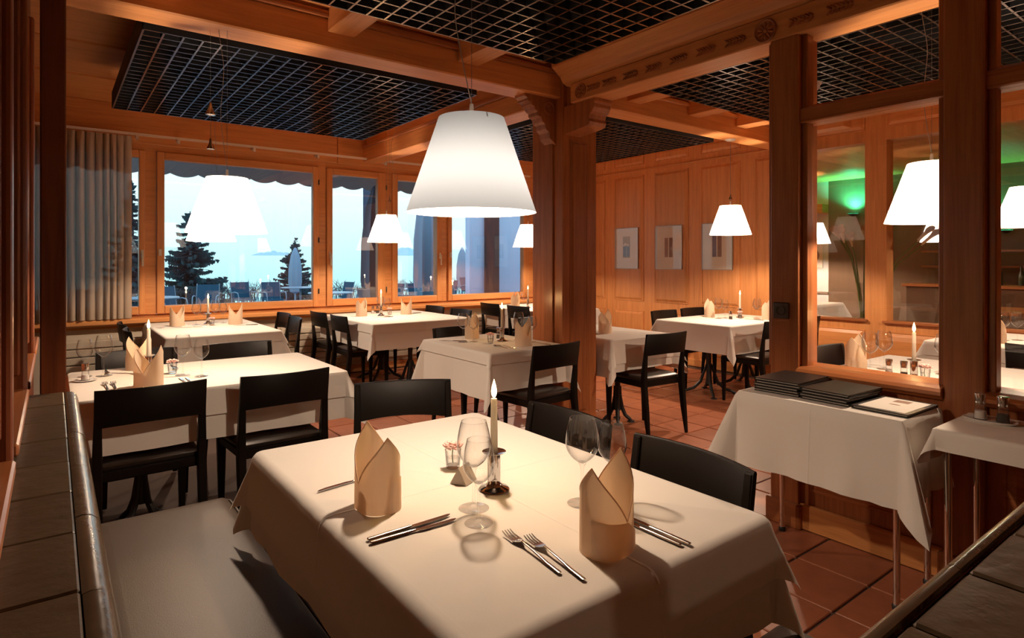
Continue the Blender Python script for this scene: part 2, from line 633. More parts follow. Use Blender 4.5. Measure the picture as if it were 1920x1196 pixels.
# ---- floor with terracotta tiles
floor = box('floor', -1.7, 12.1, -1.6, 7.3, -0.08, -0.008, 'grout')
tag(floor, kind='structure')
TS, TJ = 0.31, 0.011
tile_me = [mesh('tile', MB().box(-(TS - TJ) / 2, (TS - TJ) / 2, -(TS - TJ) / 2, (TS - TJ) / 2, -0.02, h), 'tile', bevel=0.003) for h in (0.0, 0.0012)]
spots = []
for i in range(-6, 13):
    for j in range(-8, 21):
        x = 3.013 + TS * i + TS / 2
        y = 1.12 + TS * j + TS / 2
        if -1.6 < x < XW - 0.1 and -1.5 < y < YW - 0.05:
            d = FWD.x * x + FWD.y * y
            p = px(x, y, 0) if d > 0.3 else -9e9
            spots.append((0 if -60 < p < 1980 and d > 1.2 else 1, d, x, y))
spots.sort()
rest = MB()
for k, (hid, d, x, y) in enumerate(spots):
    if k < 300 and not hid:
        o = obj('tile', random.choice(tile_me), None, floor, loc=(x, y, 0), rotz=random.choice((0, PI / 2, PI, -PI / 2)))
    else:
        g = (TS - TJ) / 2
        rest.box(x - g, x + g, y - g, y + g, -0.02, 0.0)
tag(obj('far_tiles', rest, 'tile', floor), kind='stuff')

# ---- ceiling, outer walls
ceil = box('ceiling', -1.75, 12.1, -1.65, 7.4, CEIL, CEIL + 0.1, 'oakx')
tag(ceil, kind='structure')
for k, y in enumerate((4.3, 5.25, 6.17)):
    box('ceiling_batten', -1.7, XW, y - 0.02, y + 0.02, CEIL - 0.012, CEIL + 0.01, 'oakx', ceil, bevel=0.004)
wl = box('wall_left', -1.75, -1.65, -1.65, 7.3, -0.05, CEIL, 'darkz')
tag(wl, kind='structure')
wf = box('wall_front', -1.75, 12.1, -1.7, -1.6, -0.05, CEIL, 'darkz')
tag(wf, kind='structure')

# ---- window wall (y = YW)
WIN = [(-0.55, 0.74, -0.48, 0.683), (0.835, 2.50, 0.908, 2.43), (2.59, 3.345, 2.664, 3.243), (3.44, 4.163, 3.519, 4.094), (4.264, 5.67, 4.327, 5.569)]
ZF0, ZF1, ZG0, ZG1 = 0.815, 2.468, 0.90, 2.385
wb_ = MB()
wb_.box(-1.75, 12.1, YW, YW + 0.2, ZF1, CEIL)
wb_.box(-1.75, 12.1, YW + 0.02, YW + 0.2, -0.05, ZF0)
xs = [-1.75] + [q for w_ in WIN for q in (w_[0], w_[1])] + [12.1]
for k in range(0, len(xs), 2):
    wb_.box(xs[k], xs[k + 1], YW, YW + 0.2, ZF0, ZF1)
wall_back = obj('wall_back', wb_, 'oakx')
tag(wall_back, kind='structure')
box('fascia_board', -1.7, 2.72, YW - 0.018, YW, 2.53, CEIL, 'oakx', wall_back, bevel=0.004)
box('fascia_board', 2.73, XW - 0.02, YW - 0.018, YW, 2.53, CEIL, 'oakx', wall_back, bevel=0.004)
sill = obj('sill_board', MB().prism([(YW + 0.01, 0.70), (YW - 0.07, 0.70), (YW - 0.07, 0.72), (YW - 0.10, 0.735), (YW - 0.13, 0.745), (YW - 0.13, 0.775), (YW - 0.118, 0.79), (YW + 0.01, 0.80)], 'x', -1.6, XW - 0.03), 'oakx', wall_back)
box('plaster_apron', -1.65, XW - 0.03, YW - 0.005, YW + 0.02, 0.0, 0.70, 'plaster', wall_back)
box('baseboard', -1.65, XW - 0.03, YW - 0.03, YW - 0.006, 0.0, 0.09, 'oakx', wall_back, bevel=0.006)
for rx0, rx1 in ((0.0, 1.7), (2.05, 3.9), (4.3, 5.8)):
    rad = empty('radiator', ((rx0 + rx1) / 2, YW - 0.06, 0.14), 0, 'cream slatted radiator under the %s' % {0.0: 'curtained left window', 2.05: 'middle windows', 4.3: 'right end window'}[rx0], 'radiator', 'radiators under the window sill')
    L = (rx1 - rx0) / 2
    obj('back_plate', MB().box(-L, L, 0.0, 0.03, 0, 0.46), 'radiator', rad)
    for q in range(6):
        obj('slat', MB().box(-L, L, -0.035, 0.0, 0.01 + q * 0.075, 0.01 + q * 0.075 + 0.066), 'radiator', rad, bevel=0.006)
for k, (f0, f1, g0, g1) in enumerate(WIN):
    wn = empty('window_%d' % (k + 1), ((f0 + f1) / 2, YW, ZF0), kind='structure')
    cx_ = (f0 + f1) / 2

    def wbox(name, x0, x1, z0, z1, y0, y1, mat):
        return obj(name, MB().box(x0 - cx_, x1 - cx_, y0, y1, z0 - ZF0, z1 - ZF0), mat, wn, bevel=0.008, seg=2)
    wbox('stile', f0 + 0.003, g0, ZF0 + 0.003, ZF1 - 0.003, -0.028, 0.05, 'oakz')
    wbox('stile', g1, f1 - 0.003, ZF0 + 0.003, ZF1 - 0.003, -0.028, 0.05, 'oakz')
    wbox('rail', g0, g1, ZF0 + 0.003, ZG0, -0.027, 0.05, 'oakx')
    wbox('rail', g0, g1, ZG1, ZF1 - 0.003, -0.027, 0.05, 'oakx')
    obj('pane', MB().box(g0 - cx_, g1 - cx_, 0.012, 0.018, ZG0 - ZF0, ZG1 - ZF0), 'pane', wn)
    hx = {0: 0.712, 2: 2.63, 3: 4.135}.get(k)
    if hx:
        h_ = obj('handle_plate', MB().box(hx - cx_ - 0.013, hx - cx_ + 0.013, -0.038, -0.028, 1.385 - ZF0, 1.465 - ZF0), 'handle', wn, bevel=0.004)
        obj('lever', MB().box(hx - cx_ - 0.009, hx - cx_ + 0.011, -0.066, -0.054, 1.30 - ZF0, 1.437 - ZF0).box(hx - cx_ - 0.008, hx - cx_ + 0.008, -0.06, -0.036, 1.415 - ZF0, 1.433 - ZF0), 'handle', h_, bevel=0.003)
    lx = {1: 0.868, 4: 4.296}.get(k)
    if lx:
        obj('lock_plate', MB().box(lx - cx_ - 0.015, lx - cx_ + 0.015, -0.04, -0.028, 1.405 - ZF0, 1.475 - ZF0), 'handle', wn, bevel=0.004)
    for hz in (1.0, 1.6, 2.28):
        if k in (1, 2):
            hxx = (f1 - 0.006) if k == 1 else (f1 + 0.01)
            obj('hinge', MB().lathe([(0.008, hz - ZF0 - 0.03), (0.008, hz - ZF0 + 0.03)], 8, hxx - cx_, -0.034), 'iron', wn)

# ---- curtain rail and curtain
rail = obj('curtain_rail', MB().box(-1.2, 5.6, 6.965, 6.985, 2.585, 2.61), 'rail')
tag(rail, 'thin white curtain rail running above the windows', 'curtain rail')
for x in (0.66, 1.02, 1.75, 2.45, 3.3, 4.5):
    obj('bracket', MB().box(x - 0.012, x + 0.012, 6.96, YW - 0.019, 2.575, 2.587).box(x - 0.012, x + 0.012, 6.958, 6.99, 2.545, 2.587), 'handle', rail)


def curtain_fn(u, v):
    x = -0.85 + 1.46 * u
    ph = u * 2 * PI * 23 + 1.3 * math.sin(u * 21)
    top = 1 - min(1, v / 0.06)
    amp = 0.038 * (1 - 0.5 * top) * (0.8 + 0.3 * math.sin(u * 37))
    amp *= 0.55 + 0.45 * min(1.0, (1 - u) * 6)
    y = 6.975 + amp * math.sin(ph + 0.25 * math.sin(v * 5 + u * 9)) + 0.006 * math.sin(u * 2 * PI * 60) * top
    return (x + 0.012 * math.cos(ph), y, 2.572 - 1.776 * v)


cu = obj('curtain', MB().grid(curtain_fn, 300, 26), 'curtain', smooth=True)
tag(cu, 'taupe gathered curtain at the left end of the windows', 'curtain')

# ---- right panelled wall (x = XW)
wr = MB()
wr.box(XW, XW + 0.16, 3.40, YW, -0.05, CEIL)
wr.box(XW, XW + 0.16, -1.6, 3.40, -0.05, 0.745)
wr.box(XW, XW + 0.16, -1.6, 3.40, 2.56, CEIL)
WW = [(2.77, 3.34), (1.97, 2.57), (1.17, 1.77), (0.37, 0.97)]
yy = [3.40] + [q for a_, b_ in WW for q in (b_, a_)] + [-1.6]
for k in range(0, len(yy), 2):
    wr.box(XW, XW + 0.16, yy[k + 1], yy[k], 0.745, 2.56)
wall_right = obj('wall_right', wr, 'oakz')
tag(wall_right, kind='structure')
PAN = [(6.42, 7.06), (5.67, 6.23), (4.92, 5.48), (4.175, 4.735), (3.46, 3.985)]
for a_, b_ in PAN:
    for z0, z1 in ((0.13, 0.655), (0.79, 2.565), (2.71, 2.865)):
        bevel_panel('panel', 'x', XW - 0.001, XW - 0.020, a_, b_, z0, z1, 'oakz', wall_right)
for a_, b_ in WW:
    bevel_panel('panel', 'x', XW - 0.001, XW - 0.020, a_, b_, 2.68, 2.86, 'oaky', wall_right)
    bevel_panel('panel', 'x', XW - 0.001, XW - 0.020, a_, b_, 0.13, 0.655, 'oaky', wall_right)
    obj('window_sill', MB().box(XW - 0.035, XW + 0.1, a_ - 0.03, b_ + 0.03, 0.735, 0.762), 'darky', wall_right, bevel=0.006)
    obj('pane', MB().box(XW + 0.07, XW + 0.076, a_, b_, 0.745, 2.56), 'pane2', wall_right)
box('baseboard', XW - 0.022, XW, -1.6, YW - 0.03, 0.0, 0.095, 'oaky', wall_right, bevel=0.006)
for k in range(6):
    zz = 2.66
box('picture_rail', XW - 0.016, XW, 3.42, YW - 0.02, 2.625, 2.65, 'oaky', wall_right, bevel=0.006)

# ---- column
CX0, CX1, CY0, CY1 = 3.02, 3.37, 3.37, 3.73
col = box('column', CX0, CX1, CY0, CY1, 0.0, CEIL, 'darkz', bevel=0.006)
tag(col, kind='structure')
box('raised_strip', CX0 - 0.014, CX0 + 0.002, 3.47, 3.575, 0.12, 2.60, 'darkz', col, bevel=0.006)
bevel_panel('panel', 'y', CY0 + 0.001, CY0 - 0.012, CX0 + 0.07, CX1 - 0.10, 0.2, 2.26, 'darkz', col, 0.02, 0.008)
box('plinth', CX0 - 0.018, CX1 + 0.018, CY0 - 0.018, CY1 + 0.018, 0.0, 0.12, 'darkx', col, bevel=0.006)

# ---- beams
bA = box('beam_left', -1.65, CX0 + 0.02, 3.40, 3.61, 2.57, 2.74, 'oakx', bevel=0.008)
tag(bA, kind='structure')
box('moulding', -1.65, CX0 + 0.02, 3.375, 3.42, 2.735, 2.775, 'darkx', bA, bevel=0.012, seg=2)
box('fascia', -1.65, CX0 + 0.02, 3.44, 3.57, 2.74, CEIL, 'oakx', bA)
bC = box('beam_right', CX1 - 0.02, XW, 3.40, 3.61, 2.57, 2.74, 'oakx', bevel=0.008)
tag(bC, kind='structure')
box('moulding', CX1 - 0.02, XW, 3.375, 3.42, 2.735, 2.775, 'oakx', bC, bevel=0.012, seg=2)
box('fascia', CX1 - 0.02, XW, 3.44, 3.57, 2.74, CEIL, 'oakx', bC)
bD = box('beam_back', 3.05, 3.27, CY1 - 0.02, YW - 0.02, 2.57, 2.74, 'oaky', bevel=0.008)
tag(bD, kind='structure')
box('fascia', 3.09, 3.23, CY1 - 0.02, YW - 0.02, 2.74, CEIL, 'oaky', bD)
box('moulding', 3.03, 3.06, CY1 - 0.02, YW - 0.02, 2.735, 2.775, 'darky', bD, bevel=0.012, seg=2)
bB = box('beam_carved', 3.0, 3.2, -1.6, 3.27, 2.50, 2.64, 'oaky', bevel=0.006)
tag(bB, kind='structure')
obj('cornice', MB().prism([(3.12, 2.64), (3.02, 2.64), (2.985, 2.655), (2.96, 2.69), (2.90, 2.735), (2.875, 2.75), (2.875, 2.80), (3.12, 2.80)], 'y', -1.6, 3.33), 'oaky', bB)
box('fascia', 2.95, 3.2, -1.6, CY0, 2.79, CEIL, 'oaky', bB)
box('end_filler', 3.06, 3.2, 3.26, CY0 + 0.01, 2.30, 2.80, 'darkz', bB)
# corbel under the carved beam, scrolled profile in y,z
cor = [(3.375, 2.50), (3.04, 2.50), (3.045, 2.475), (3.06, 2.47), (3.055, 2.44), (3.075, 2.41), (3.10, 2.395), (3.11, 2.365), (3.095, 2.345), (3.11, 2.32), (3.15, 2.31), (3.375, 2.29)]
obj('corbel', MB().prism([(p[0] + 0.0, p[1]) for p in cor], 'x', 3.03, 3.2), 'darkz', bB, bevel=0.004)


def rosette(parent, x, y, z, r, axis='x'):
    mb = MB()
    mb2 = MB()
    pts = [(r, -0.003), (r, 0.006), (r * 0.93, 0.009), (r * 0.86, 0.005), (r * 0.8, 0.002)]
    mb.lathe(pts, 28, cap1=True)
    for k in range(10):
        a = 2 * PI * k / 10
        cx_, cy_ = r * 0.48 * math.cos(a), r * 0.48 * math.sin(a)
        n0 = len(mb2.v)
        mb2.ball(0, 0, 0, r * 0.30, r * 0.11, 0.007, 8, 6)
        for q in range(n0, len(mb2.v)):
            vx, vy, vz = mb2.v[q]
            mb2.v[q] = (cx_ + vx * math.cos(a) - vy * math.sin(a), cy_ + vx * math.sin(a) + vy * math.cos(a), vz + 0.003)
    mb2.ball(0, 0, 0.004, r * 0.17, r * 0.17, 0.008, 10, 6)
    d = obj('rosette', mb, 'darkz', parent, True)
    p_ = obj('petals', mb2, 'darkz', d, True)
    d.location = (x, y, z)
    d.rotation_euler = (0, -PI / 2, 0) if axis == 'x' else (PI / 2, 0, 0)
    return d


rosette(bB, 2.999, 1.75, 2.565, 0.062)
rosette(bB, 2.999, 3.16, 2.565, 0.055)
rosette(bB, 2.999, 0.35, 2.565, 0.062)
sprig = MB()
for k in range(6):
    for sgn in (-1, 1):
        n0 = len(sprig.v)
        sprig.ball(0, 0, 0, 0.012, 0.018, 0.006, 6, 5)
        a = sgn * 0.6
        for q in range(n0, len(sprig.v)):
            vx, vy, vz = sprig.v[q]
            sprig.v[q] = (vx, -0.05 + k * 0.02 + vy * math.cos(a) - vz * math.sin(a), sgn * 0.012 + vy * math.sin(a) + vz * math.cos(a))
spm = mesh('sprig', sprig, 'darky', True)
for y in (1.93, 2.12, 2.31, 2.50, 2.69, 2.88, 3.03, 1.56, 1.37, 1.18, 0.99, 0.8, 0.6):
    obj('carved_sprig', spm, None, bB, loc=(2.999, y, 2.565))
# scalloped bracket under the left beam end, profile in x,z
sc_ = [(CX0 + 0.01, 2.575), (2.72, 2.575), (2.725, 2.55), (2.75, 2.54), (2.752, 2.52), (2.78, 2.515), (2.785, 2.495), (2.81, 2.488), (2.82, 2.465), (2.845, 2.455), (2.85, 2.425), (2.88, 2.415), (2.89, 2.385), (2.915, 2.37), (2.925, 2.335), (2.955, 2.315), (2.965, 2.27), (CX0 + 0.01, 2.22)]
br = obj('bracket', MB().prism(sc_, 'y', 3.45, 3.57), 'darkz', bA, bevel=0.004)
rosette(bA, 2.95, 3.449, 2.49, 0.05, 'y')

# ceiling joists beside the beams
JOI = []
for x in (-0.6, 0.35, 1.25, 2.12):
    JOI.append(('oaky', x, x + 0.16, 2.75, 3.40, bA))
for x in (3.75, 4.55, 5.3, 6.1):
    JOI.append(('oaky', x, x + 0.16, 2.75, 3.40, bC))
for mt, x0, x1, y0, y1, par in JOI:
    box('joist', x0, x1, y0, y1, 2.66, 2.79, mt, par, bevel=0.004)
box('joist_moulding', -1.65, CX0 - 0.15, 3.33, 3.40, 2.79, 2.83, 'oakx', bA, bevel=0.012, seg=2)
box('joist_moulding', -1.65, CX0 - 0.15, 2.95, 3.02, 2.82, 2.86, 'oakx', bA, bevel=0.012, seg=2)
box('joist_moulding', CX1, XW, 3.33, 3.40, 2.79, 2.83, 'oakx', bC, bevel=0.012, seg=2)
box('joist_moulding', CX1, XW, 2.95, 3.02, 2.82, 2.86, 'oakx', bC, bevel=0.012, seg=2)

# ---- suspended black grids
GZ = 2.57


def grid_panel(x0, x1, y0, y1, label):
    g = empty('ceiling_grid', ((x0 + x1) / 2, (y0 + y1) / 2, GZ), 0, label, 'ceiling grid', 'suspended black ceiling grids')
    hx, hy = (x1 - x0) / 2, (y1 - y0) / 2
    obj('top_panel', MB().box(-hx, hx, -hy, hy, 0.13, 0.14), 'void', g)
    for a in (-1, 1):
        obj('side_panel', MB().box(a * hx - 0.006, a * hx + 0.006, -hy, hy, 0.003, 0.13), 'gridbox', g)
        obj('side_panel', MB().box(-hx, hx, a * hy - 0.006, a * hy + 0.006, 0.003, 0.13), 'gridbox', g)
    nx, ny = 22, 22
    def two(me):
        me.materials.append(M['gridbox'])
        for p_ in me.polygons:
            p_.material_index = 0 if p_.normal.z < -0.5 else 1  # sheen put on the undersides only, slat sides blackened as if unlit
        return me
    by = two(mesh('slat', MB().box(-0.005, 0.005, -hy, hy, 0, 0.055), 'grid'))
    bx = two(mesh('slat', MB().box(-hx, hx, -0.005, 0.005, 0.0012, 0.053), 'grid'))
    for i in range(nx + 1):
        obj('slat', by, None, g, loc=(-hx + 2 * hx * i / nx, 0, 0))
    for j in range(ny + 1):
        obj('slat', bx, None, g, loc=(0, -hy + 2 * hy * j / ny, 0))
    for a in (-1, 1):
        for b in (-1, 1):
            obj('hanger', MB().tube([(a * hx * 0.8, b * hy * 0.8, 0.13), (a * hx * 0.8, b * hy * 0.8, CEIL - GZ)], 0.004, 6), 'iron', g)
    return g


grid_panel(0.38, 2.48, 0.80, 2.84, 'black ceiling grid directly over the front table')
grid_panel(0.38, 2.48, 3.72, 5.79, 'black ceiling grid between the left beam and the windows')
grid_panel(3.40, 5.39, 0.80, 2.87, 'black ceiling grid behind the glass partition')
grid_panel(3.40, 5.39, 3.72, 5.79, 'black ceiling grid beyond the column, nearest the wall pictures')

# ---- glazed partition under the carved beam
part = MB()
part.box(3.03, 3.17, -1.6, 1.60, 0.0, 0.77)
partition = obj('wall_partition', part, 'darkz')
tag(partition, kind='structure')


def post(y0, y1):
    p_ = box('post', 3.0, 3.2, y0, y1, 0.0, 2.502, 'darkz', partition, bevel=0.008, seg=2)
    obj('plinth', MB().box(2.982, 3.218, y0 - 0.018, y1 + 0.018, 0.0, 0.125), 'darky', p_, bevel=0.006)
    obj('frame_strip', MB().box(3.035, 3.10, y0 - 0.028, y0, 0.80, 2.5), 'darkz', p_, bevel=0.004)
    obj('frame_strip', MB().box(3.035, 3.10, y1, y1 + 0.028, 0.80, 2.5), 'darkz', p_, bevel=0.004)
    return p_


for a_, b_ in ((1.575, 1.725), (0.805, 0.95), (0.03, 0.18)):
    post(a_, b_)
for a_, b_ in ((0.95, 1.575), (0.18, 0.805), (-1.5, 0.03)):
    obj('transom', MB().prism([(3.02, 2.055), (3.03, 2.05), (3.15, 2.05), (3.15, 2.14), (3.06, 2.14), (3.02, 2.12)], 'y', a_, b_), 'darky', partition)
    obj('sill_moulding', MB().prism([(2.99, 0.775), (2.97, 0.785), (2.97, 0.80), (2.985, 0.812), (3.03, 0.822), (3.19, 0.822), (3.19, 0.765), (3.0, 0.765)], 'y', a_ + 0.0, b_ - 0.0), 'darky', partition)
    obj('pane', MB().box(3.075, 3.081, a_ + 0.01, b_ - 0.01, 0.82, 2.05), 'pane2', partition)
    bevel_panel('panel', 'x', 3.031, 3.014, a_ + 0.05, b_ - 0.05, 0.20, 0.68, 'darky', partition)
    box('baseboard', 3.008, 3.03, a_ - 0.0, b_ + 0.0, 0.0, 0.13, 'oaky', partition, bevel=0.006)
# wall socket on the first post
so = empty('wall_socket', (2.9985, 1.661, 1.097), 0, 'dark brown wall socket on the partition post', 'socket')
obj('plate', MB().box(-0.012, 0.0, -0.042, 0.042, -0.042, 0.042), 'socket', so, bevel=0.005, seg=2)
sk = obj('insert', MB().lathe([(0.026, 0.0), (0.026, 0.004), (0.020, 0.004), (0.019, 0.001)], 24), 'socket', so, True)
sk.location = (-0.012, 0, 0)
sk.rotation_euler = (0, -PI / 2, 0)
sd = empty('smoke_detector', (4.14, 2.07, GZ - 0.002), 0, 'white round smoke detector under the grid behind the partition', 'smoke detector')
obj('base', MB().lathe([(0.0, -0.014), (0.052, -0.014), (0.055, 0.0), (0, 0.0)], 24), 'plastic', sd, True)
obj('sensor_cap', MB().lathe([(0.0, -0.055), (0.03, -0.052), (0.042, -0.035), (0.045, -0.014), (0, -0.014)], 24), 'plastic', sd, True)

# ---- left partition with mullions, sills, end post
lp = MB()
lp.box(-0.24, -0.086, -1.6, 4.3, 0.0, 0.903)
lp.box(-0.24, -0.10, -1.6, 4.3, 2.45, CEIL)
wall_lp = obj('wall_glazed', lp, 'deepz')
tag(wall_lp, kind='structure')
MUL = (0.75, 1.68, 2.58, 3.54)
for y in MUL:
    m_ = box('mullion', -0.17, -0.068, y - 0.035, y + 0.035, 0.9035, 2.46, 'deepz', wall_lp, bevel=0.01, seg=2)
    obj('bead', MB().box(-0.150, -0.085, y + 0.035, y + 0.065, 0.98, 2.45), 'deepz', m_, bevel=0.006)
    obj('bead', MB().box(-0.150, -0.085, y - 0.065, y - 0.035, 0.98, 2.45), 'deepz', m_, bevel=0.006)
ms = [-1.5] + list(MUL) + [4.3]
for a_, b_ in zip(ms[:-1], ms[1:]):
    obj('sill_board', MB().box(-0.2, -0.062, a_ + 0.10, b_ - 0.036, 0.905, 0.935), 'darky', wall_lp, bevel=0.005)
    obj('pane', MB().box(-0.145, -0.139, a_ + 0.036, b_ - 0.036, 0.952, 2.45), 'pane2', wall_lp)
ep = box('post', -0.036, 0.037, 2.64, 2.73, 0.0, CEIL, 'deepz', wall_lp, bevel=0.004)

# ---- tiled ledges
def ledge_left():
    e = empty('tiled_ledge', (-0.02, 1.2, 0), 0, 'long brown glazed tile ledge along the left side of the bench', 'ledge')
    y1 = 2.60 - 1.2
    y0 = -1.5 - 1.2
    obj('body', MB().box(-0.060, 0.068, y0, y1 - 0.01, 0.0, 0.878), 'plasterdk', e)
    obj('mortar_bed', MB().box(-0.061, 0.07, y0, y1 - 0.002, 0.878, 0.890), 'joint', e)
    k = 0
    y = y1
    while y > y0 + 0.3:
        b_ = y
        a_ = y - 0.226
        t_ = MB().box(-0.062, 0.0495, a_ + 0.002, b_ - 0.002, 0.890, 0.9005 + random.uniform(-0.0008, 0.0008))
        obj('tile', t_, 'slate', e, bevel=0.003)
        y = a_
    y = y1 + 0.0
    k = 0
    prof = [(0.051, 0.890), (0.051, 0.899), (0.062, 0.9015), (0.074, 0.899), (0.084, 0.890), (0.089, 0.876), (0.090, 0.84), (0.0795, 0.84), (0.072, 0.84), (0.072, 0.89)]
    while y > y0 + 0.3:
        a_ = y - random.uniform(0.30, 0.34)
        dz = random.uniform(-0.0012, 0.0012)
        dx = random.uniform(-0.0012, 0.0012)
        obj('nosing', MB().prism([(p[0] + dx, p[1] + dz) for p in prof], 'y', a_ + 0.002, y - 0.001), 'nosing', e, True)
        y = a_
    return e


ledge_left()


def ledge_right():
    e = empty('tiled_ledge', (1.5, 0.17, 0), 0, 'brown tiled ledge slab in the lower right corner', 'ledge')
    x0, x1 = -1.35, 0.80
    obj('body', MB().box(x0, x1, -0.32, 0.13, 0.0, 0.878), 'plasterdk', e)
    obj('mortar_bed', MB().box(x0, x1, -0.33, 0.14, 0.878, 0.888), 'joint', e)
    x = x1
    while x > x0 + 0.05:
        a_ = max(x - 0.207, x0)
        for b0, b1 in ((-0.07, 0.137), (-0.28, -0.076)):
            obj('tile', MB().box(a_ + 0.004, x - 0.004, b0 + 0.003, b1 - 0.003, 0.888, 0.900 + random.uniform(-0.001, 0.001)), 'slate', e, bevel=0.004)
        x = a_
    x = x1 - 0.05
    prof = [(0.144, 0.888), (0.144, 0.899), (0.152, 0.9015), (0.160, 0.899), (0.166, 0.891), (0.168, 0.872), (0.168, 0.84), (0.142, 0.84), (0.142, 0.888)]
    while x > x0 + 0.02:
        a_ = max(x - random.uniform(0.27, 0.33), x0)
        dz = random.uniform(-0.001, 0.001)
        obj('nosing', MB().prism([(p[0], p[1] + dz) for p in prof], 'x', a_ + 0.001, x - 0.001), 'nosing', e, True)
        x = a_
    return e


ledge_right()
fp = box('post_front', 0.868, 0.96, 0.09, 0.182, 0.902, CEIL, 'deepz', bevel=0.004)
tag(fp, kind='structure')
ft = None

# ---- bench
def cushion(mb, x0, x1, y0, y1, z0, z1, r=0.03, nx=18, ny=18):
    """soft pad: rounded rectangle rings."""
    rings = []
    for ins, z in ((r * 0.5, z0), (0, z0 + (z1 - z0) * 0.3), (0, z0 + (z1 - z0) * 0.6), (r * 0.35, z0 + (z1 - z0) * 0.88), (r, z1 - 0.004), (r * 2.4, z1), (r * 4, z1 + 0.003)):
        ring = []
        rr = max(r * 1.6 - ins, 0.004)
        for cx_, cy_, a0 in ((x1 - ins - rr, y1 - ins - rr, 0), (x0 + ins + rr, y1 - ins - rr, PI / 2), (x0 + ins + rr, y0 + ins + rr, PI), (x1 - ins - rr, y0 + ins + rr, 1.5 * PI)):
            for q in range(6):
                a = a0 + q * PI / 10
                ring.append((cx_ + rr * math.cos(a), cy_ + rr * math.sin(a), z))
        rings.append(ring)
    mb.loft(rings)
    return mb


be = empty('leather_bench', (0.30, 1.43, 0), 0, 'taupe leather bench seat running along the left tiled ledge', 'bench')
obj('seat_cushion', cushion(MB(), -0.225, 0.235, -1.07, 1.09, 0.36, 0.458, 0.018), 'leather', be, True)
obj('base', MB().box(-0.2, 0.19, -1.05, 1.06, 0.0, 0.36), 'darky', be, bevel=0.004)
obj('piping', MB().tube([(0.238, -0.6, 0.44), (0.238, 1.06, 0.44), (0.205, 1.092, 0.44), (-0.2, 1.092, 0.44)], 0.005, 6), 'leather', be, True)
be2 = empty('leather_bench', (1.03, 0.58, 0), 0, 'dark taupe leather bench end at the bottom edge beside the right ledge', 'bench')
obj('seat_cushion', cushion(MB(), -0.48, 0.44, -0.235, 0.235, 0.36, 0.455, 0.022), 'leather', be2, True)
obj('base', MB().box(-0.46, 0.41, -0.22, 0.2, 0.0, 0.36), 'darkx', be2, bevel=0.004)


# ================================================================= FURNITURE
def make_table(cx_, cy_, w_, l_, label, fr=0.265):
    t = empty('dining_table', (cx_, cy_, 0), 0, label, 'table', 'dining tables')
    obj('table_top', MB().box(-w_ / 2, w_ / 2, -l_ / 2, l_ / 2, 0.705, 0.738), 'darkx', t, bevel=0.004)
    heads = [(0, 0)] if max(w_, l_) < 1.0 else ([(-w_ * 0.27, 0), (w_ * 0.27, 0)] if w_ > l_ else [(0, -l_ * 0.27), (0, l_ * 0.27)])
    for hx, hy in heads:
        obj('column', MB().lathe([(0.035, 0.10), (0.028, 0.14), (0.024, 0.25), (0.024, 0.64), (0.04, 0.67), (0.12, 0.690), (0.12, 0.705)], 14, hx, hy), 'iron', t, True)
        for k in range(4):
            a = PI / 4 + k * PI / 2
            ca, sa = math.cos(a), math.sin(a)
            pts = [(hx + r * ca, hy + r * sa, z) for r, z in ((0.02, 0.30), (0.19 * fr, 0.22), (0.32 * fr, 0.12), (0.57 * fr, 0.055), (0.83 * fr, 0.03), (fr, 0.012))]
            f = obj('foot', MB().tube(pts, [0.012, 0.014, 0.017, 0.016, 0.015, 0.011], 8), 'iron', t, True)
            obj('foot_pad', MB().lathe([(0.0, 0.0), (0.032, 0.0), (0.03, 0.009), (0.014, 0.014)], 12, hx + (fr - 0.003) * ca, hy + (fr - 0.003) * sa), 'iron', f, True)
    return t


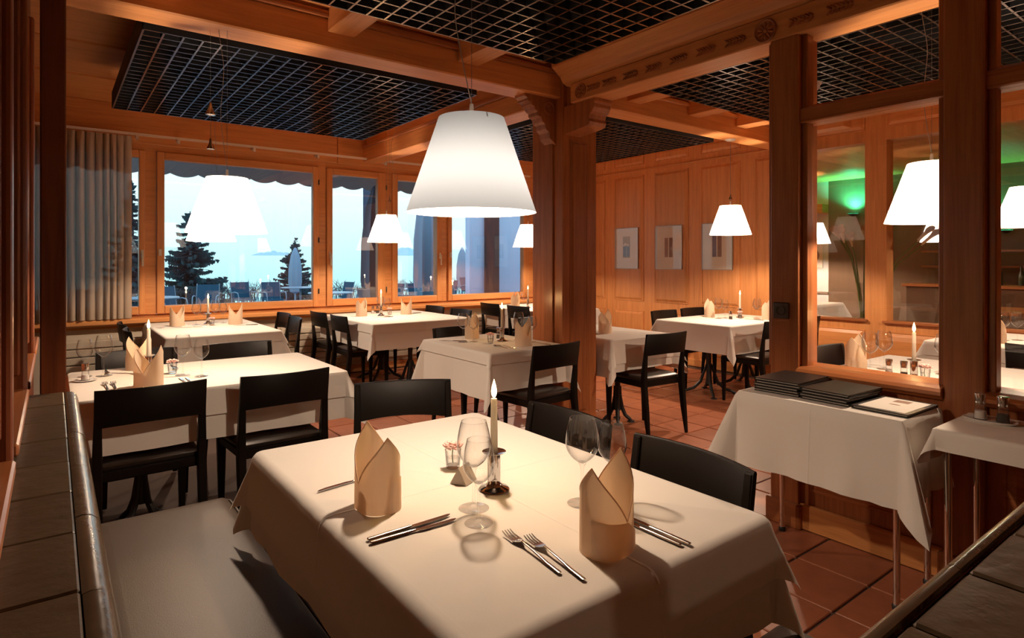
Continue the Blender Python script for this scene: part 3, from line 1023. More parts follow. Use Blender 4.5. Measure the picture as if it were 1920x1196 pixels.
def cloth(name, cx_, cy_, w_, l_, z, hang, label, seed, f0=0.10, fc=0.50, group='table linen', ncorn=10, sides=None, lift=0.004, r0=0.014):
    """draped cloth: flat top, hems hanging on four sides, flared cone folds at the corners.
    sides: optional per-side hang lengths (+x, +y, -x, -y)."""
    rnd = random.Random(seed)
    hx, hy = w_ / 2, l_ / 2
    H4 = sides or (hang, hang, hang, hang)
    st = []  # stations: x, y, angle, hang, cornerness
    def wob():
        return rnd.uniform(-1, 1)
    ph = [rnd.uniform(0, 6.28) for _ in range(8)]
    ns = 14
    corners = [(hx, hy, 0), (-hx, hy, PI / 2), (-hx, -hy, PI), (hx, -hy, 1.5 * PI)]
    for k in range(4):
        x_, y_, a0 = corners[k]
        xp, yp, _ = corners[k - 1]
        sidelen = w_ if k % 2 == 1 else l_
        for q in range(1, ns):  # side k, from the previous corner to this one
            u = q / ns
            near = min(u, 1 - u) * sidelen
            st.append((xp + (x_ - xp) * u, yp + (y_ - yp) * u, a0, H4[k], 0.0, u, near))
        hA, hB = H4[k], H4[(k + 1) % 4]
        skew = rnd.uniform(0.75, 1.3)
        for q in range(ncorn + 1):
            t_ = q / ncorn
            th = PI / 2 * t_
            lim = min(hA / max(math.cos(th), 1e-3), hB / max(math.sin(th), 1e-3))
            st.append((x_, y_, a0 + th, lim, math.sin(PI * t_ ** skew), t_, 0))
    NV = 11
    mb = MB()
    top_ring = []
    for j in range(NV + 1):
        v = j / NV
        for (x_, y_, a, L, cn, u, near) in st:
            s_ = v * L
            fl = f0 + (fc - f0) * cn ** 1.5
            if cn == 0 and near > 0:
                fl += 0.10 * math.exp(-(near / 0.07) ** 2) + 0.035 * math.sin(u * 9 + ph[int(a / (PI / 2)) % 4]) * min(1, s_ / 0.26)
                fl += 0.03 * math.sin(u * 23 + ph[4 + int(a / (PI / 2)) % 4]) * min(1, s_ / 0.26)
            if s_ < r0 * 1.5708:
                out = r0 * math.sin(s_ / r0)
                dn = r0 * (1 - math.cos(s_ / r0))
            else:
                e = s_ - r0 * 1.5708
                out = r0 + e * fl
                dn = r0 + e * math.sqrt(max(0.05, 1 - fl * fl))
            mb.v.append((x_ + (lift + out - 0.0) * math.cos(a), y_ + (lift + out) * math.sin(a), -dn))
    n = len(st)
    for j in range(NV):
        for i in range(n):
            k = (i + 1) % n
            mb.f.append((j * n + i, j * n + k, (j + 1) * n + k, (j + 1) * n + i))
    mb.f.append(tuple(range(n)))
    me = mesh(name, mb, 'cloth', True)
    o = bpy.data.objects.new(name, me)
    C.objects.link(o)
    o.location = (cx_, cy_, z)
    return tag(o, label, 'tablecloth', group)


# ---- chair
def make_chair():
    t = empty('dining_chair', (0, 0, 0), 0, 'chair', 'chair', 'black wooden dining chairs')
    # apron
    obj('seat_frame', MB().prism([(-0.205, -0.20), (0.205, -0.20), (0.215, 0.205), (-0.215, 0.205)], 'z', 0.385, 0.432), 'black', t, bevel=0.006)
    ring = []
    rings = []
    for ins, z in ((0.006, 0.431), (0.0, 0.44), (0.0, 0.452), (0.012, 0.462), (0.05, 0.466), (0.12, 0.463)):
        r_ = []
        for kx, ky, a0 in ((1, 1, 0), (-1, 1, PI / 2), (-1, -1, PI), (1, -1, 1.5 * PI)):
            hw = (0.222 if ky > 0 else 0.205) - ins
            hl = 0.205 - ins
            rr = 0.03 if ins < 0.03 else 0.015
            for q in range(5):
                a = a0 + q * PI / 8
                r_.append((kx * (hw - rr) + rr * math.cos(a), ky * (hl - rr) + rr * math.sin(a) + 0.01, z))
        rings.append(r_)
    obj('seat_cushion', MB().loft(rings), 'seat', t, True)
    for s_ in (-1, 1):
        pts = []
        for y, z in ((-0.262, 0.0), (-0.235, 0.2), (-0.212, 0.40), (-0.212, 0.50), (-0.228, 0.65), (-0.25, 0.795)):
            k = z / 0.795
            hw = 0.013 + 0.006 * math.sin(PI * min(1, k * 1.1))
            hd = 0.0094 + 0.0135 * math.sin(PI * min(1, k * 1.15))
            xx = s_ * (0.203 + 0.004 * (1 - k))
            pts.append([(xx - hw, y - hd, z), (xx + hw, y - hd, z), (xx + hw, y + hd, z), (xx - hw, y + hd, z)])
        obj('rear_leg', MB().loft(pts), 'black', t, bevel=0.004)
        pts = []
        for z, h_ in ((0.0, 0.012), (0.38, 0.021), (0.43, 0.021)):
            xx, y = s_ * (0.197), 0.190
            pts.append([(xx - h_, y - h_, z), (xx + h_, y - h_, z), (xx + h_, y + h_, z), (xx - h_, y + h_, z)])
        obj('front_leg', MB().loft(pts), 'black', t, bevel=0.004)
    rings = []
    N = 14
    for q in range(N + 1):
        u = -1 + 2 * q / N
        x_ = u * 0.218
        bow = -0.040 * (1 - u * u)
        zt = 0.800 - 0.012 * (1 - u * u) * 0 
        zb = 0.632 + 0.012 * (1 - u * u)
        def yy_(z):
            return -0.228 - 0.022 * (z - 0.65) / 0.145 + bow
        r_ = []
        for z, off in ((zb, 0.010), (zt - 0.006, 0.008), (zt, 0.004), (zt, -0.004), (zt - 0.006, -0.008), (zb, -0.010)):
            r_.append((x_, yy_(z) + off, z))
        rings.append(r_)
    obj('backrest', MB().loft(rings), 'black', t, True)
    return t


chair0 = make_chair()
CH_USED = [False]


def chair(x, y, rot, label):
    """x, y: position of the BACKREST centre; rot = heading the sitter faces, degrees from +y counter-clockwise."""
    a = math.radians(rot)
    cx_, cy_ = x - math.sin(a) * 0.25, y + math.cos(a) * 0.25
    if not CH_USED[0]:
        CH_USED[0] = True
        chair0.location = (cx_, cy_, 0)
        chair0.rotation_euler = (0, 0, a)
        chair0['label'] = label
        return chair0
    return dup(chair0, (cx_, cy_, 0), a, label)


TZ = 0.7445   # top of the upper cloth
ITEMS = []    # (kind, table, object, base label)


def put(kind, tab, o, base):
    ITEMS.append((kind, tab, o, base))
    return o


# ---- napkin (mitre fold)
def make_napkin():
    n_ = empty('folded_napkin', (0, 0, 0), 0, 'n', 'napkin', 'folded champagne napkins')
    A, B = 0.061, 0.050
    NT = 48

    def rad(th, k=1.0):
        e = 2.6
        c_, s_ = abs(math.cos(th)), abs(math.sin(th))
        return k / ((c_ / A) ** e + (s_ / B) ** e) ** (1 / e)

    def top(th):
        # peaks at +x and -x, valleys at +y and -y
        d0 = abs((th + PI) % (2 * PI) - PI)
        d = min(d0, PI - d0) / (PI / 2)
        hp = 0.198 if d0 < PI / 2 else 0.182
        return 0.068 + (hp - 0.068) * max(0.0, 1 - d) ** 1.0

    def shell(u, v, k=1.0, cap=9.9):
        th = 2 * PI * u
        h_ = min(top(th), cap)
        z = v * h_
        taper = 1 - 0.03 * (z / 0.2) ** 1.3
        r_ = rad(th, k) * taper
        return (r_ * math.cos(th), r_ * math.sin(th), z)
    mb = MB()
    rows = []
    NV = 8
    for j in range(NV + 1):
        rows.append([shell(i / NT, j / NV) for i in range(NT)])
    mb.loft(rows, True, False)
    rimp = [shell(i / NT, 1.0, 0.985) for i in range(NT + 1)]
    mb.tube(rimp, 0.0016, 5, False)
    obj('mitre_shell', mb, 'napkin', n_, True)
    # diagonal flap wrapped over the outside: from the -y valley down to the base
    mb = MB()

    def flap(u, v):
        th = -PI / 2 + (u - 0.5) * PI * 0.98
        hi = 0.067 - 0.064 * abs(u - 0.5) / 0.5 if u > 0.5 else 0.067 + 0.03 * (0.5 - u)
        z = max(0.0008, hi) * v
        r_ = rad(th, 1.05) * (1 - 0.03 * (z / 0.2) ** 1.3)
        return (r_ * math.cos(th), r_ * math.sin(th), z)

    def flap2(u, v):
        x_, y_, z = flap(u, v)
        return (x_ * 0.985, y_ * 0.985, z)
    fr = [[flap(i / 24, j / 4) for i in range(25)] for j in range(5)]
    mb.loft(fr, False, False)
    obj('flap', mb, 'napkin', n_, True)
    # rolled inner fold: a small upright scroll inside the shell
    mb = MB()

    def roll(u, v):
        a = u * 4.2 * PI
        r_ = 0.006 + 0.0032 * a / PI
        return (-0.006 + r_ * math.cos(a) * 1.2, 0.024 + r_ * math.sin(a) * 0.8, 0.002 + v * (0.085 - 0.02 * u))
    mb.grid(roll, 40, 4)
    obj('inner_fold', mb, 'napkin', n_, True)
    return n_


# ---- wine glass
def make_glass(h, r):
    g = empty('wine_glass', (0, 0, 0), 0, 'g', 'wine glass', 'wine glasses on the tables')
    zb = h * 0.47
    prof = []
    for k in range(15):
        t = k / 14
        z = zb + (h - zb) * t
        rr = r * (math.sin(min(1.0, t / 0.45) * PI / 2) ** 0.62 if t < 0.45 else 1 - 0.27 * ((t - 0.45) / 0.55) ** 1.7)
        prof.append((max(rr, 0.003), z))
    obj('bowl', MB().lathe(prof, 30, cap0=False, cap1=False), 'glass', g, True)
    rim = MB()
    ring = [(prof[-1][0] * math.cos(2 * PI * i / 30), prof[-1][0] * math.sin(2 * PI * i / 30), h) for i in range(31)]
    obj('rim', rim.tube(ring, 0.0007, 5, False), 'stemglass', g, True)
    obj('stem', MB().lathe([(0.0075, 0.0075), (0.0045, 0.016), (0.0036, 0.04), (0.0036, zb - 0.02), (0.005, zb - 0.008), (0.011, zb + 0.004), (0.0, zb + 0.0045)], 12, cap0=False), 'stemglass', g, True)
    obj('foot', MB().lathe([(0.0, 0.0012), (r * 0.86, 0.001), (r * 0.90, 0.002), (r * 0.82, 0.003), (r * 0.4, 0.0045), (0.0075, 0.0078)], 30, cap0=False, cap1=False), 'stemglass', g, True)
    return g


def make_holder():
    c = empty('candle_holder', (0, 0, 0), 0, 'c', 'candle holder', 'chrome candle holders')
    obj('base', MB().lathe([(0.0, 0.0), (0.040, 0.0), (0.041, 0.002), (0.038, 0.005), (0.024, 0.010), (0.017, 0.020), (0.0165, 0.03)], 30, cap1=False), 'chrome', c, True)
    obj('stem', MB().lathe([(0.0165, 0.03), (0.0172, 0.034), (0.0172, 0.090), (0.0162, 0.094), (0.0, 0.094)], 28, cap0=False), 'chrome', c, True)
    obj('drip_dish', MB().lathe([(0.012, 0.092), (0.020, 0.0955), (0.030, 0.0985), (0.032, 0.101), (0.030, 0.1005), (0.015, 0.0975), (0.0, 0.0968)], 28), 'chrome', c, True)
    return c


def make_candle():
    c = empty('candle', (0, 0, 0), 0, 'c', 'candle', 'lit ivory candles')
    obj('wax', MB().lathe([(0.0102, 0.0), (0.0095, 0.05), (0.0085, 0.140), (0.0075, 0.144), (0.003, 0.142), (0.0, 0.142)], 18), 'wax', c, True)
    obj('wick', MB().tube([(0, 0, 0.142), (0.0006, 0, 0.148), (0.0016, 0, 0.153)], 0.0009, 5), 'wick', c)
    prof = [(0.0, 0.146), (0.004, 0.149), (0.0068, 0.156), (0.0073, 0.164), (0.0056, 0.176), (0.0024, 0.188), (0.0, 0.196)]
    obj('flame', MB().lathe(prof, 14), 'flame', c, True)
    ld = bpy.data.lights.new('candle light', 'POINT')
    ld.energy = 1.6
    ld.color = (1.0, 0.55, 0.2)
    ld.shadow_soft_size = 0.012
    lo = bpy.data.objects.new('candle_light', ld)
    C.objects.link(lo)
    lo.parent = c
    lo.location = (0, 0, 0.205)
    return c


def make_tumbler():
    t = empty('flower_tumbler', (0, 0, 0), 0, 't', 'tumbler', 'small flower tumblers')
    obj('glass_wall', MB().lathe([(0.018, 0.001), (0.020, 0.003), (0.024, 0.055), (0.0228, 0.055), (0.0188, 0.011), (0.0, 0.010)], 24), 'glass', t, True)
    obj('water', MB().lathe([(0.0, 0.0112), (0.0183, 0.0115), (0.0208, 0.032), (0.0, 0.032)], 20), 'water', t, True)
    return t


def make_flower():
    f = empty('carnation', (0, 0, 0), 0, 'f', 'flower', 'pink carnations in tumblers')
    rnd = random.Random(3)
    mb = MB()
    for k in range(26):
        a = k * 2.4
        rr = 0.004 + 0.021 * math.sqrt(k / 26)
        n0 = len(mb.v)
        mb.ball(0, 0, 0, 0.0105, 0.0070, 0.0036, 7, 5)
        tl = rnd.uniform(0.2, 0.9)
        for q in range(n0, len(mb.v)):
            x_, y_, z_ = mb.v[q]
            x2 = x_ * math.cos(tl) - z_ * math.sin(tl)
            z2 = x_ * math.sin(tl) + z_ * math.cos(tl)
            mb.v[q] = (rr * math.cos(a) + x2 * math.cos(a) - y_ * math.sin(a), rr * math.sin(a) + x2 * math.sin(a) + y_ * math.cos(a), 0.062 + 0.012 * (1 - k / 26) + z2)
    obj('petals', mb, 'pink', f, True)
    obj('stem', MB().tube([(0.002, 0, 0.016), (0.004, 0.002, 0.035), (0.001, 0, 0.060)], 0.0016, 6), 'green', f, True)
    return f


def make_shaker(fill):
    s = empty('shaker', (0, 0, 0), 0, 's', 'shaker', 'glass salt and pepper shakers')
    obj('glass_body', MB().lathe([(0.019, 0.0), (0.020, 0.003), (0.0155, 0.035), (0.0150, 0.052)], 20, cap1=False), 'glass', s, True)
    obj('contents', MB().lathe([(0.0175, 0.003), (0.0178, 0.006), (0.0155, 0.028), (0.0, 0.030)], 16), fill, s, True)
    obj('lid', MB().lathe([(0.0156, 0.052), (0.0152, 0.056), (0.0175, 0.082), (0.0165, 0.085), (0.0, 0.084)], 20), 'chrome', s, True)
    return s


def make_knife():
    k = empty('table_knife', (0, 0, 0), 0, 'k', 'knife', 'table knives')
    rings = []
    for y, hw, ht in ((-0.108, 0.002, 0.0015), (-0.106, 0.0062, 0.0035), (-0.06, 0.0060, 0.0038), (-0.01, 0.0046, 0.0032), (0.0, 0.0042, 0.0028)):
        rings.append([(hw * math.cos(a), y, 0.004 + ht * math.sin(a)) for a in [2 * PI * q / 10 for q in range(10)]])
    obj('handle', MB().loft(rings), 'steel', k, True)
    out = [(-0.004, 0.0), (0.0045, 0.0), (0.0085, 0.015), (0.0085, 0.075), (0.005, 0.097), (-0.001, 0.106), (-0.004, 0.098)]
    obj('blade', MB().prism(out, 'z', 0.0032, 0.0048), 'steel', k, bevel=0.0006)
    return k


def make_fork():
    f = empty('table_fork', (0, 0, 0), 0, 'f', 'fork', 'table forks')
    rings = []
    for y, hw, z in ((-0.105, 0.002, 0.0035), (-0.103, 0.0052, 0.0035), (-0.06, 0.0048, 0.004), (-0.01, 0.0030, 0.008), (0.025, 0.0028, 0.0105), (0.035, 0.0038, 0.0095)):
        rings.append([(hw * math.cos(a), y, z + 0.0018 * math.sin(a)) for a in [2 * PI * q / 8 for q in range(8)]])
    obj('handle', MB().loft(rings), 'steel', f, True)
    rings = []
    for y, hw, z in ((0.033, 0.0035, 0.0095), (0.045, 0.0095, 0.0062), (0.055, 0.0115, 0.0045), (0.063, 0.0118, 0.004)):
        rings.append([(-hw, y, z), (hw, y, z), (hw, y, z + 0.0016), (-hw, y, z + 0.0016)])
    obj('head', MB().loft(rings), 'steel', f, True)
    for q in range(4):
        x_ = -0.0098 + q * 0.00653
        rings = []
        for y, z, hw in ((0.062, 0.004, 0.0019), (0.085, 0.0045, 0.0016), (0.100, 0.0085, 0.0008)):
            rings.append([(x_ - hw, y, z), (x_ + hw, y, z), (x_ + hw, y, z + 0.0015), (x_ - hw, y, z + 0.0015)])
        obj('tine', MB().loft(rings), 'steel', f, True)
    return f


def make_spoon():
    f = empty('spoon', (0, 0, 0), 0, 's', 'spoon', 'spoons')
    rings = []
    for y, hw, z in ((-0.085, 0.002, 0.003), (-0.083, 0.0048, 0.003), (-0.03, 0.004, 0.004), (0.03, 0.0026, 0.0085), (0.045, 0.003, 0.008)):
        rings.append([(hw * math.cos(a), y, z + 0.0016 * math.sin(a)) for a in [2 * PI * q / 8 for q in range(8)]])
    obj('handle', MB().loft(rings), 'steel', f, True)
    mb = MB()
    mb.ball(0, 0.062, 0.0062, 0.0125, 0.021, 0.0055, 14, 8)
    obj('bowl', mb, 'steel', f, True)
    return f


PROTO = {}
FIRST = {}


def inst(kind, x, y, z, rot=0.0, tab='', base='', scale=1.0):
    makers = {'napkin': make_napkin, 'glassL': lambda: make_glass(0.215, 0.042), 'glassS': lambda: make_glass(0.195, 0.037), 'holder': make_holder, 'candle': make_candle,
              'tumbler': make_tumbler, 'flower': make_flower, 'salt': lambda: make_shaker('salt'), 'pepper': lambda: make_shaker('pepper'), 'knife': make_knife, 'fork': make_fork, 'spoon': make_spoon}
    if kind not in PROTO:
        PROTO[kind] = makers[kind]()
        o = PROTO[kind]
        o.location = (x, y, z)
        o.rotation_euler = (0, 0, rot)
    else:
        o = dup(PROTO[kind], (x, y, z), rot)
    if scale != 1.0:
        o.scale = (scale,) * 3
    return put(kind, tab, o, base)


LBL = {'napkin': 'folded champagne napkin on the %s', 'glassL': 'larger wine glass on the %s', 'glassS': 'smaller wine glass on the %s', 'holder': 'chrome candle holder on the %s', 'candle': 'lit ivory candle on the %s',
       'tumbler': 'small flower tumbler on the %s', 'flower': 'pink carnation in the tumbler on the %s', 'salt': 'salt shaker on the %s', 'pepper': 'pepper shaker on the %s', 'knife': 'steel knife on the %s', 'fork': 'steel fork on the %s', 'spoon': 'steel spoon on the %s'}
ORD = ['leftmost', 'second from the left', 'third from the left', 'fourth from the left']


def label_items():
    by = {}
    for kind, tab, o, base in ITEMS:
        by.setdefault((kind, tab), []).append((o, base))
    for (kind, tab), lst in by.items():
        lst.sort(key=lambda q: px(q[0].location.x, q[0].location.y, 0))
        n = len(lst)
        for i, (o, base) in enumerate(lst):
            s = (base or LBL[kind]) % tab if '%s' in (base or LBL[kind]) else base
            if n == 2 and not base:
                s += ', the %s one' % ('left' if i == 0 else 'right')
            elif n > 2 and not base:
                s += ', ' + ('rightmost' if i == n - 1 else ORD[i])
            o['label'] = s


def candle_set(tab, x, y, z=TZ):
    inst('holder', x, y, z, random.uniform(0, 6), tab)
    inst('candle', x, y, z + 0.097, random.uniform(0, 6), tab)


def flower_set(tab, x, y, z=TZ):
    inst('tumbler', x, y, z, 0, tab)
    inst('flower', x, y, z, random.uniform(0, 6), tab)


D = {1: 'front table', 2: 'left table behind the tiled ledge', 3: 'window table beside the curtain', 4: 'middle window table', 5: 'table left of the column', 6: 'table behind the column', 7: 'table below the pictures', 8: 'far window table by the column', 9: 'table behind the glass partition', 10: 'far table beyond the partition'}
# x0, x1, y0, y1, under hang, upper hang
TB = {1: (0.545, 1.335, 0.815, 2.02, 0.262, 0.20), 2: (0.09, 1.285, 3.275, 4.08, 0.262, 0.15), 3: (0.74, 1.585, 5.5, 6.88, 0.262, 0.10), 4: (2.48, 3.58, 5.5, 6.82, 0.262, 0.10),
      5: (2.32, 2.965, 3.31, 4.17, 0.30, 0.09), 6: (3.46, 4.15, 3.30, 4.42, 0.30, 0.20), 7: (5.08, 6.28, 3.33, 4.16, 0.28, 0.11), 8: (4.74, 5.6, 5.6, 6.85, 0.262, 0.10),
      9: (3.36, 4.32, 0.45, 1.66, 0.262, 0.12), 10: (5.38, 6.42, 0.66, 1.80, 0.262, 0.12)}
SEEN = {1: 'square-cornered front table under white cloths, nearest the camera', 2: 'dining table under white cloths behind two black chairs at the left', 3: 'white-clothed dining table by the window next to the curtain', 4: 'white-clothed dining table by the middle window, iron pedestal showing',
        5: 'white-clothed dining table pushed up to the left of the column', 6: 'white-clothed dining table mostly hidden behind the column', 7: 'white-clothed dining table in front of the framed pictures', 8: 'white-clothed dining table at the far window, cut off by the column',
        9: 'white-clothed dining table directly behind the partition glass', 10: 'white-clothed dining table farthest back beyond the partition glass'}
for k, (x0, x1, y0, y1, h1, h2) in TB.items():
    cx_, cy_, w_, l_ = (x0 + x1) / 2, (y0 + y1) / 2, x1 - x0, y1 - y0
    make_table(cx_, cy_, w_, l_, SEEN[k], 0.265 if k in (4, 7) else 0.115)
    sides = None
    s2 = None
    if k == 5:
        sides = (0.262, 0.262, 0.32, 0.268)
    if k in (3, 4, 8):
        sides = (0.262, 0.045, 0.262, 0.262)
        s2 = (0.10, 0.03, 0.10, 0.10)
    if k == 6:
        sides = (0.30, 0.258, 0.30, 0.258)
    if k == 1:
        sides = (0.258, 0.16, 0.25, 0.25)
        s2 = (0.145, 0.14, 0.18, 0.15)
    cloth('tablecloth', cx_, cy_, w_ + 0.006, l_ + 0.006, 0.7405, h1, 'longer white under-cloth on the ' + D[k], 11 * k, 0.07 if k != 5 else 0.045, 0.44 if k not in (1, 5) else 0.32, 'white tablecloths', sides=sides, r0=0.028 if k == 1 else 0.014)
    cloth('top_cloth', cx_, cy_, w_ + 0.010, l_ + 0.010, 0.7435, h2, 'shorter white top cloth on the ' + D[k], 11 * k, 0.10 if k != 5 else 0.075, 0.50 if k != 1 else 0.42, 'white top cloths', sides=s2, lift=0.009, r0=0.032 if k == 1 else 0.018)

# ---- chairs (backrest centre, heading)
chair(0.357, 3.13, 2, 'black chair at the left, seen from behind beside the tiled ledge')
chair(0.93, 3.095, 2, 'black chair in front of the left table, second from the ledge')
chair(1.28, 2.52, 158, 'black chair at the far end of the front table, turned askew')
chair(1.50, 1.65, 90, 'black chair at the far right of the front table, behind the wine glasses')
chair(1.478, 1.10, 86, 'black chair at the near right of the front table, its back in close-up')
chair(0.42, 4.42, 180, 'black chair behind the left table, at its left end')
chair(1.0, 4.40, 180, 'black chair behind the left table, at its right end')
chair(0.50, 6.42, -90, 'black chair left of the curtain-side window table, nearer the window')
chair(0.49, 5.80, -92, 'black chair left of the curtain-side window table, nearer the camera')
chair(1.96, 6.62, 90, 'black chair right of the curtain-side window table, nearer the window')
chair(1.90, 6.06, 88, 'black chair right of the curtain-side window table, nearer the camera')
chair(2.32, 6.60, -88, 'black chair left of the middle window table, nearer the window')
chair(2.33, 6.03, -90, 'black chair left of the middle window table, nearer the camera')
chair(3.76, 6.55, 90, 'black chair right of the middle window table, nearer the window')
chair(3.74, 5.92, 90, 'black chair right of the middle window table, nearer the camera')
chair(2.70, 3.07, 4, 'black chair drawn up to the near side of the table left of the column')
chair(2.70, 4.36, 180, 'black chair on the far side of the table left of the column')
chair(4.60, 6.58, -92, 'black chair at the far window table, left of the other')
chair(4.60, 5.97, -90, 'black chair at the far window table, next to the column edge')
chair(3.78, 3.02, -4, 'black chair standing free at the end of the table behind the column')
chair(3.82, 4.66, 178, 'chair at the far end of the table behind the column, bluish in window light')
chair(5.48, 4.42, 180, 'brown-black chair below the pictures, left of two')
chair(6.05, 4.46, 180, 'brown-black chair below the pictures, right of two')
chair(5.40, 3.03, 0, 'black chair at the near side of the table below the pictures, left one')
chair(5.98, 3.03, 0, 'black chair seen through the partition at the table below the pictures')
chair(4.02, 1.92, 180, 'dark chair behind the glass partition beside the tall napkin')
chair(5.14, 1.05, -90, 'dark chair behind the glass partition right of the candle flame')

# ---- front table setting
t_ = D[1]
inst('napkin', 0.640, 1.400, TZ, math.radians(90), t_, 'folded champagne napkin on the front table, the left one')
inst('napkin', 0.935, 0.905, TZ, math.radians(13), t_, 'folded champagne napkin on the front table, the right one')
inst('glassL', 0.822, 1.243, TZ, 0, t_, 'larger wine glass on the front table, left of the candle')
inst('glassS', 0.784, 1.165, TZ, 0, t_, 'smaller wine glass on the front table, left of the candle')
inst('glassL', 1.055, 1.105, TZ, 0, t_, 'larger wine glass on the front table, by the right napkin')
inst('glassS', 1.135, 1.080, TZ, 0, t_, 'smaller wine glass on the front table, by the right napkin')
candle_set(t_, 0.936, 1.318)
flower_set(t_, 0.935, 1.524)
inst('knife', 0.650, 1.240, TZ, -PI / 2 + 0.03, t_, 'steel knife on the front table below the left napkin, farther of the pair')
inst('knife', 0.648, 1.216, TZ, -PI / 2 - 0.03, t_, 'steel knife on the front table below the left napkin, nearer of the pair')
inst('fork', 0.793, 0.985, TZ, -0.10, t_, 'steel fork left of the right napkin, outer of the pair')
inst('fork', 0.815, 0.938, TZ, -0.12, t_, 'steel fork left of the right napkin, inner of the pair')
inst('knife', 1.060, 0.920, TZ, 0.04, t_, 'steel knife right of the right napkin, left of the pair')
inst('knife', 1.080, 0.910, TZ, 0.02, t_, 'steel knife right of the right napkin, right of the pair')
inst('knife', 0.655, 1.590, TZ, PI / 2 + 0.15, t_, 'steel knife sticking out behind the left napkin')
ten = obj('tent_card', MB().prism([(-0.026, 0.0), (0.026, 0.0), (0.0, 0.046)], 'x', -0.03, 0.03), 'grey', loc=(0.902, 1.415, TZ), rotz=math.radians(28), bevel=0.001)
tag(ten, 'small grey tent card beside the candle on the front table', 'table sign')

# ---- the other tables
t_ = D[2]
inst('napkin', 0.372, 3.415, TZ, math.radians(-37), t_, 'folded champagne napkin on the left table, nearest the chairs')
inst('napkin', 0.385, 3.985, TZ, math.radians(-40), t_, 'folded champagne napkin on the left table, behind the candle')
candle_set(t_, 0.411, 3.79)
inst('glassL', 0.215, 3.859, TZ, 0, t_, 'wine glass on the left table, second from its left end')
inst('glassS', 0.132, 3.89, TZ, 0, t_, 'wine glass on the left table behind the salt shaker')
inst('glassL', 0.550, 3.625, TZ, 0, t_, 'larger wine glass on the left table, right of its candle')
inst('glassS', 0.625, 3.54, TZ, 0, t_, 'smaller wine glass on the left table, right of its candle')
flower_set(t_, 0.514, 3.72)
dish = obj('saucer', MB().lathe([(0.0, 0.0), (0.035, 0.0), (0.052, 0.006), (0.0505, 0.0075), (0.034, 0.003), (0.0, 0.003)], 28), 'porcelain', loc=(0.131, 3.76, TZ), )
tag(dish, 'small white saucer under the shaker on the left table', 'saucer')
inst('salt', 0.131, 3.76, TZ + 0.003, 0, t_, 'tall glass salt shaker on the left table saucer')
inst('fork', 0.205, 3.52, TZ, 0.02, t_)
inst('fork', 0.238, 3.51, TZ, 0.0, t_)
inst('knife', 0.525, 3.45, TZ, 0.04, t_)
inst('knife', 0.550, 3.44, TZ, 0.0, t_)
inst('fork', 0.55, 3.93, TZ, PI, t_)
inst('spoon', 0.235, 3.99, TZ, PI, t_)
t_ = D[3]
inst('napkin', 0.93, 6.45, TZ, math.radians(20), t_)
inst('napkin', 1.41, 6.30, TZ, math.radians(-30), t_)
for q, (x, y) in enumerate(((1.09, 6.43), (1.145, 6.36), (1.28, 6.56), (1.335, 6.48))):
    inst('glassL' if q % 2 == 0 else 'glassS', x, y, TZ, 0, t_)
candle_set(t_, 1.205, 6.50)
flower_set(t_, 1.20, 6.30)
inst('knife', 1.03, 6.22, TZ, 1.4, t_)
inst('fork', 0.84, 6.30, TZ, 1.5, t_)
inst('knife', 1.46, 6.12, TZ, 1.4, t_)
t_ = D[4]
inst('napkin', 2.72, 6.36, TZ, math.radians(25), t_)
inst('napkin', 3.24, 6.30, TZ, math.radians(-40), t_)
inst('glassL', 2.90, 6.26, TZ, 0, t_)
inst('glassS', 2.955, 6.20, TZ, 0, t_)
candle_set(t_, 2.94, 6.33)
flower_set(t_, 3.06, 6.36)
inst('salt', 2.98, 6.64, TZ, 0, t_)
inst('pepper', 3.03, 6.62, TZ, 0, t_)
inst('knife', 2.86, 6.10, TZ, 1.4, t_)
inst('knife', 3.35, 6.35, TZ, 1.5, t_)
t_ = D[5]
inst('napkin', 2.64, 4.02, TZ, math.radians(30), t_)
inst('napkin', 2.70, 3.44, TZ, math.radians(5), t_)
inst('glassL', 2.455, 3.86, TZ, 0, t_)
inst('glassS', 2.53, 3.83, TZ, 0, t_)
inst('glassL', 2.86, 3.70, TZ, 0, t_)
inst('glassS', 2.872, 3.55, TZ, 0, t_)
candle_set(t_, 2.73, 3.74)
flower_set(t_, 2.588, 3.69)
inst('fork', 2.555, 3.45, TZ, 0.05, t_)
inst('spoon', 2.52, 3.47, TZ, 0.0, t_)
inst('knife', 2.87, 3.43, TZ, -0.1, t_)
inst('knife', 2.42, 3.95, TZ, 0.8, t_)
inst('pepper', 2.80, 3.88, TZ, 0, t_)
t_ = D[6]
inst('napkin', 3.72, 3.62, TZ, 0.3, t_)
inst('tumbler', 3.81, 3.73, TZ, 0, t_)
t_ = D[7]
inst('napkin', 5.70, 3.98, TZ, 0.9, t_)
inst('napkin', 5.96, 3.46, TZ, 0.2, t_)
inst('glassL', 5.63, 3.82, TZ, 0, t_)
inst('glassS', 5.72, 3.80, TZ, 0, t_)
inst('glassL', 5.92, 3.55, TZ, 0, t_)
inst('glassS', 6.0, 3.61, TZ, 0, t_)
candle_set(t_, 5.92, 3.75)
flower_set(t_, 5.84, 3.70)
inst('pepper', 5.67, 3.70, TZ, 0, t_)
inst('knife', 5.80, 3.52, TZ, 0.1, t_)
t_ = D[8]
inst('napkin', 4.79, 6.27, TZ, 0.3, t_)
inst('glassL', 4.88, 6.35, TZ, 0, t_)
candle_set(t_, 4.93, 6.18)
inst('glassS', 4.93, 6.27, TZ, 0, t_)
t_ = D[9]
inst('napkin', 3.60, 1.56, TZ, math.radians(5), t_)
inst('glassL', 3.565, 1.47, TZ, 0, t_)
inst('glassL', 3.72, 1.46, TZ, 0, t_)
candle_set(t_, 3.53, 1.245)
inst('salt', 3.55, 1.37, TZ, 0, t_)
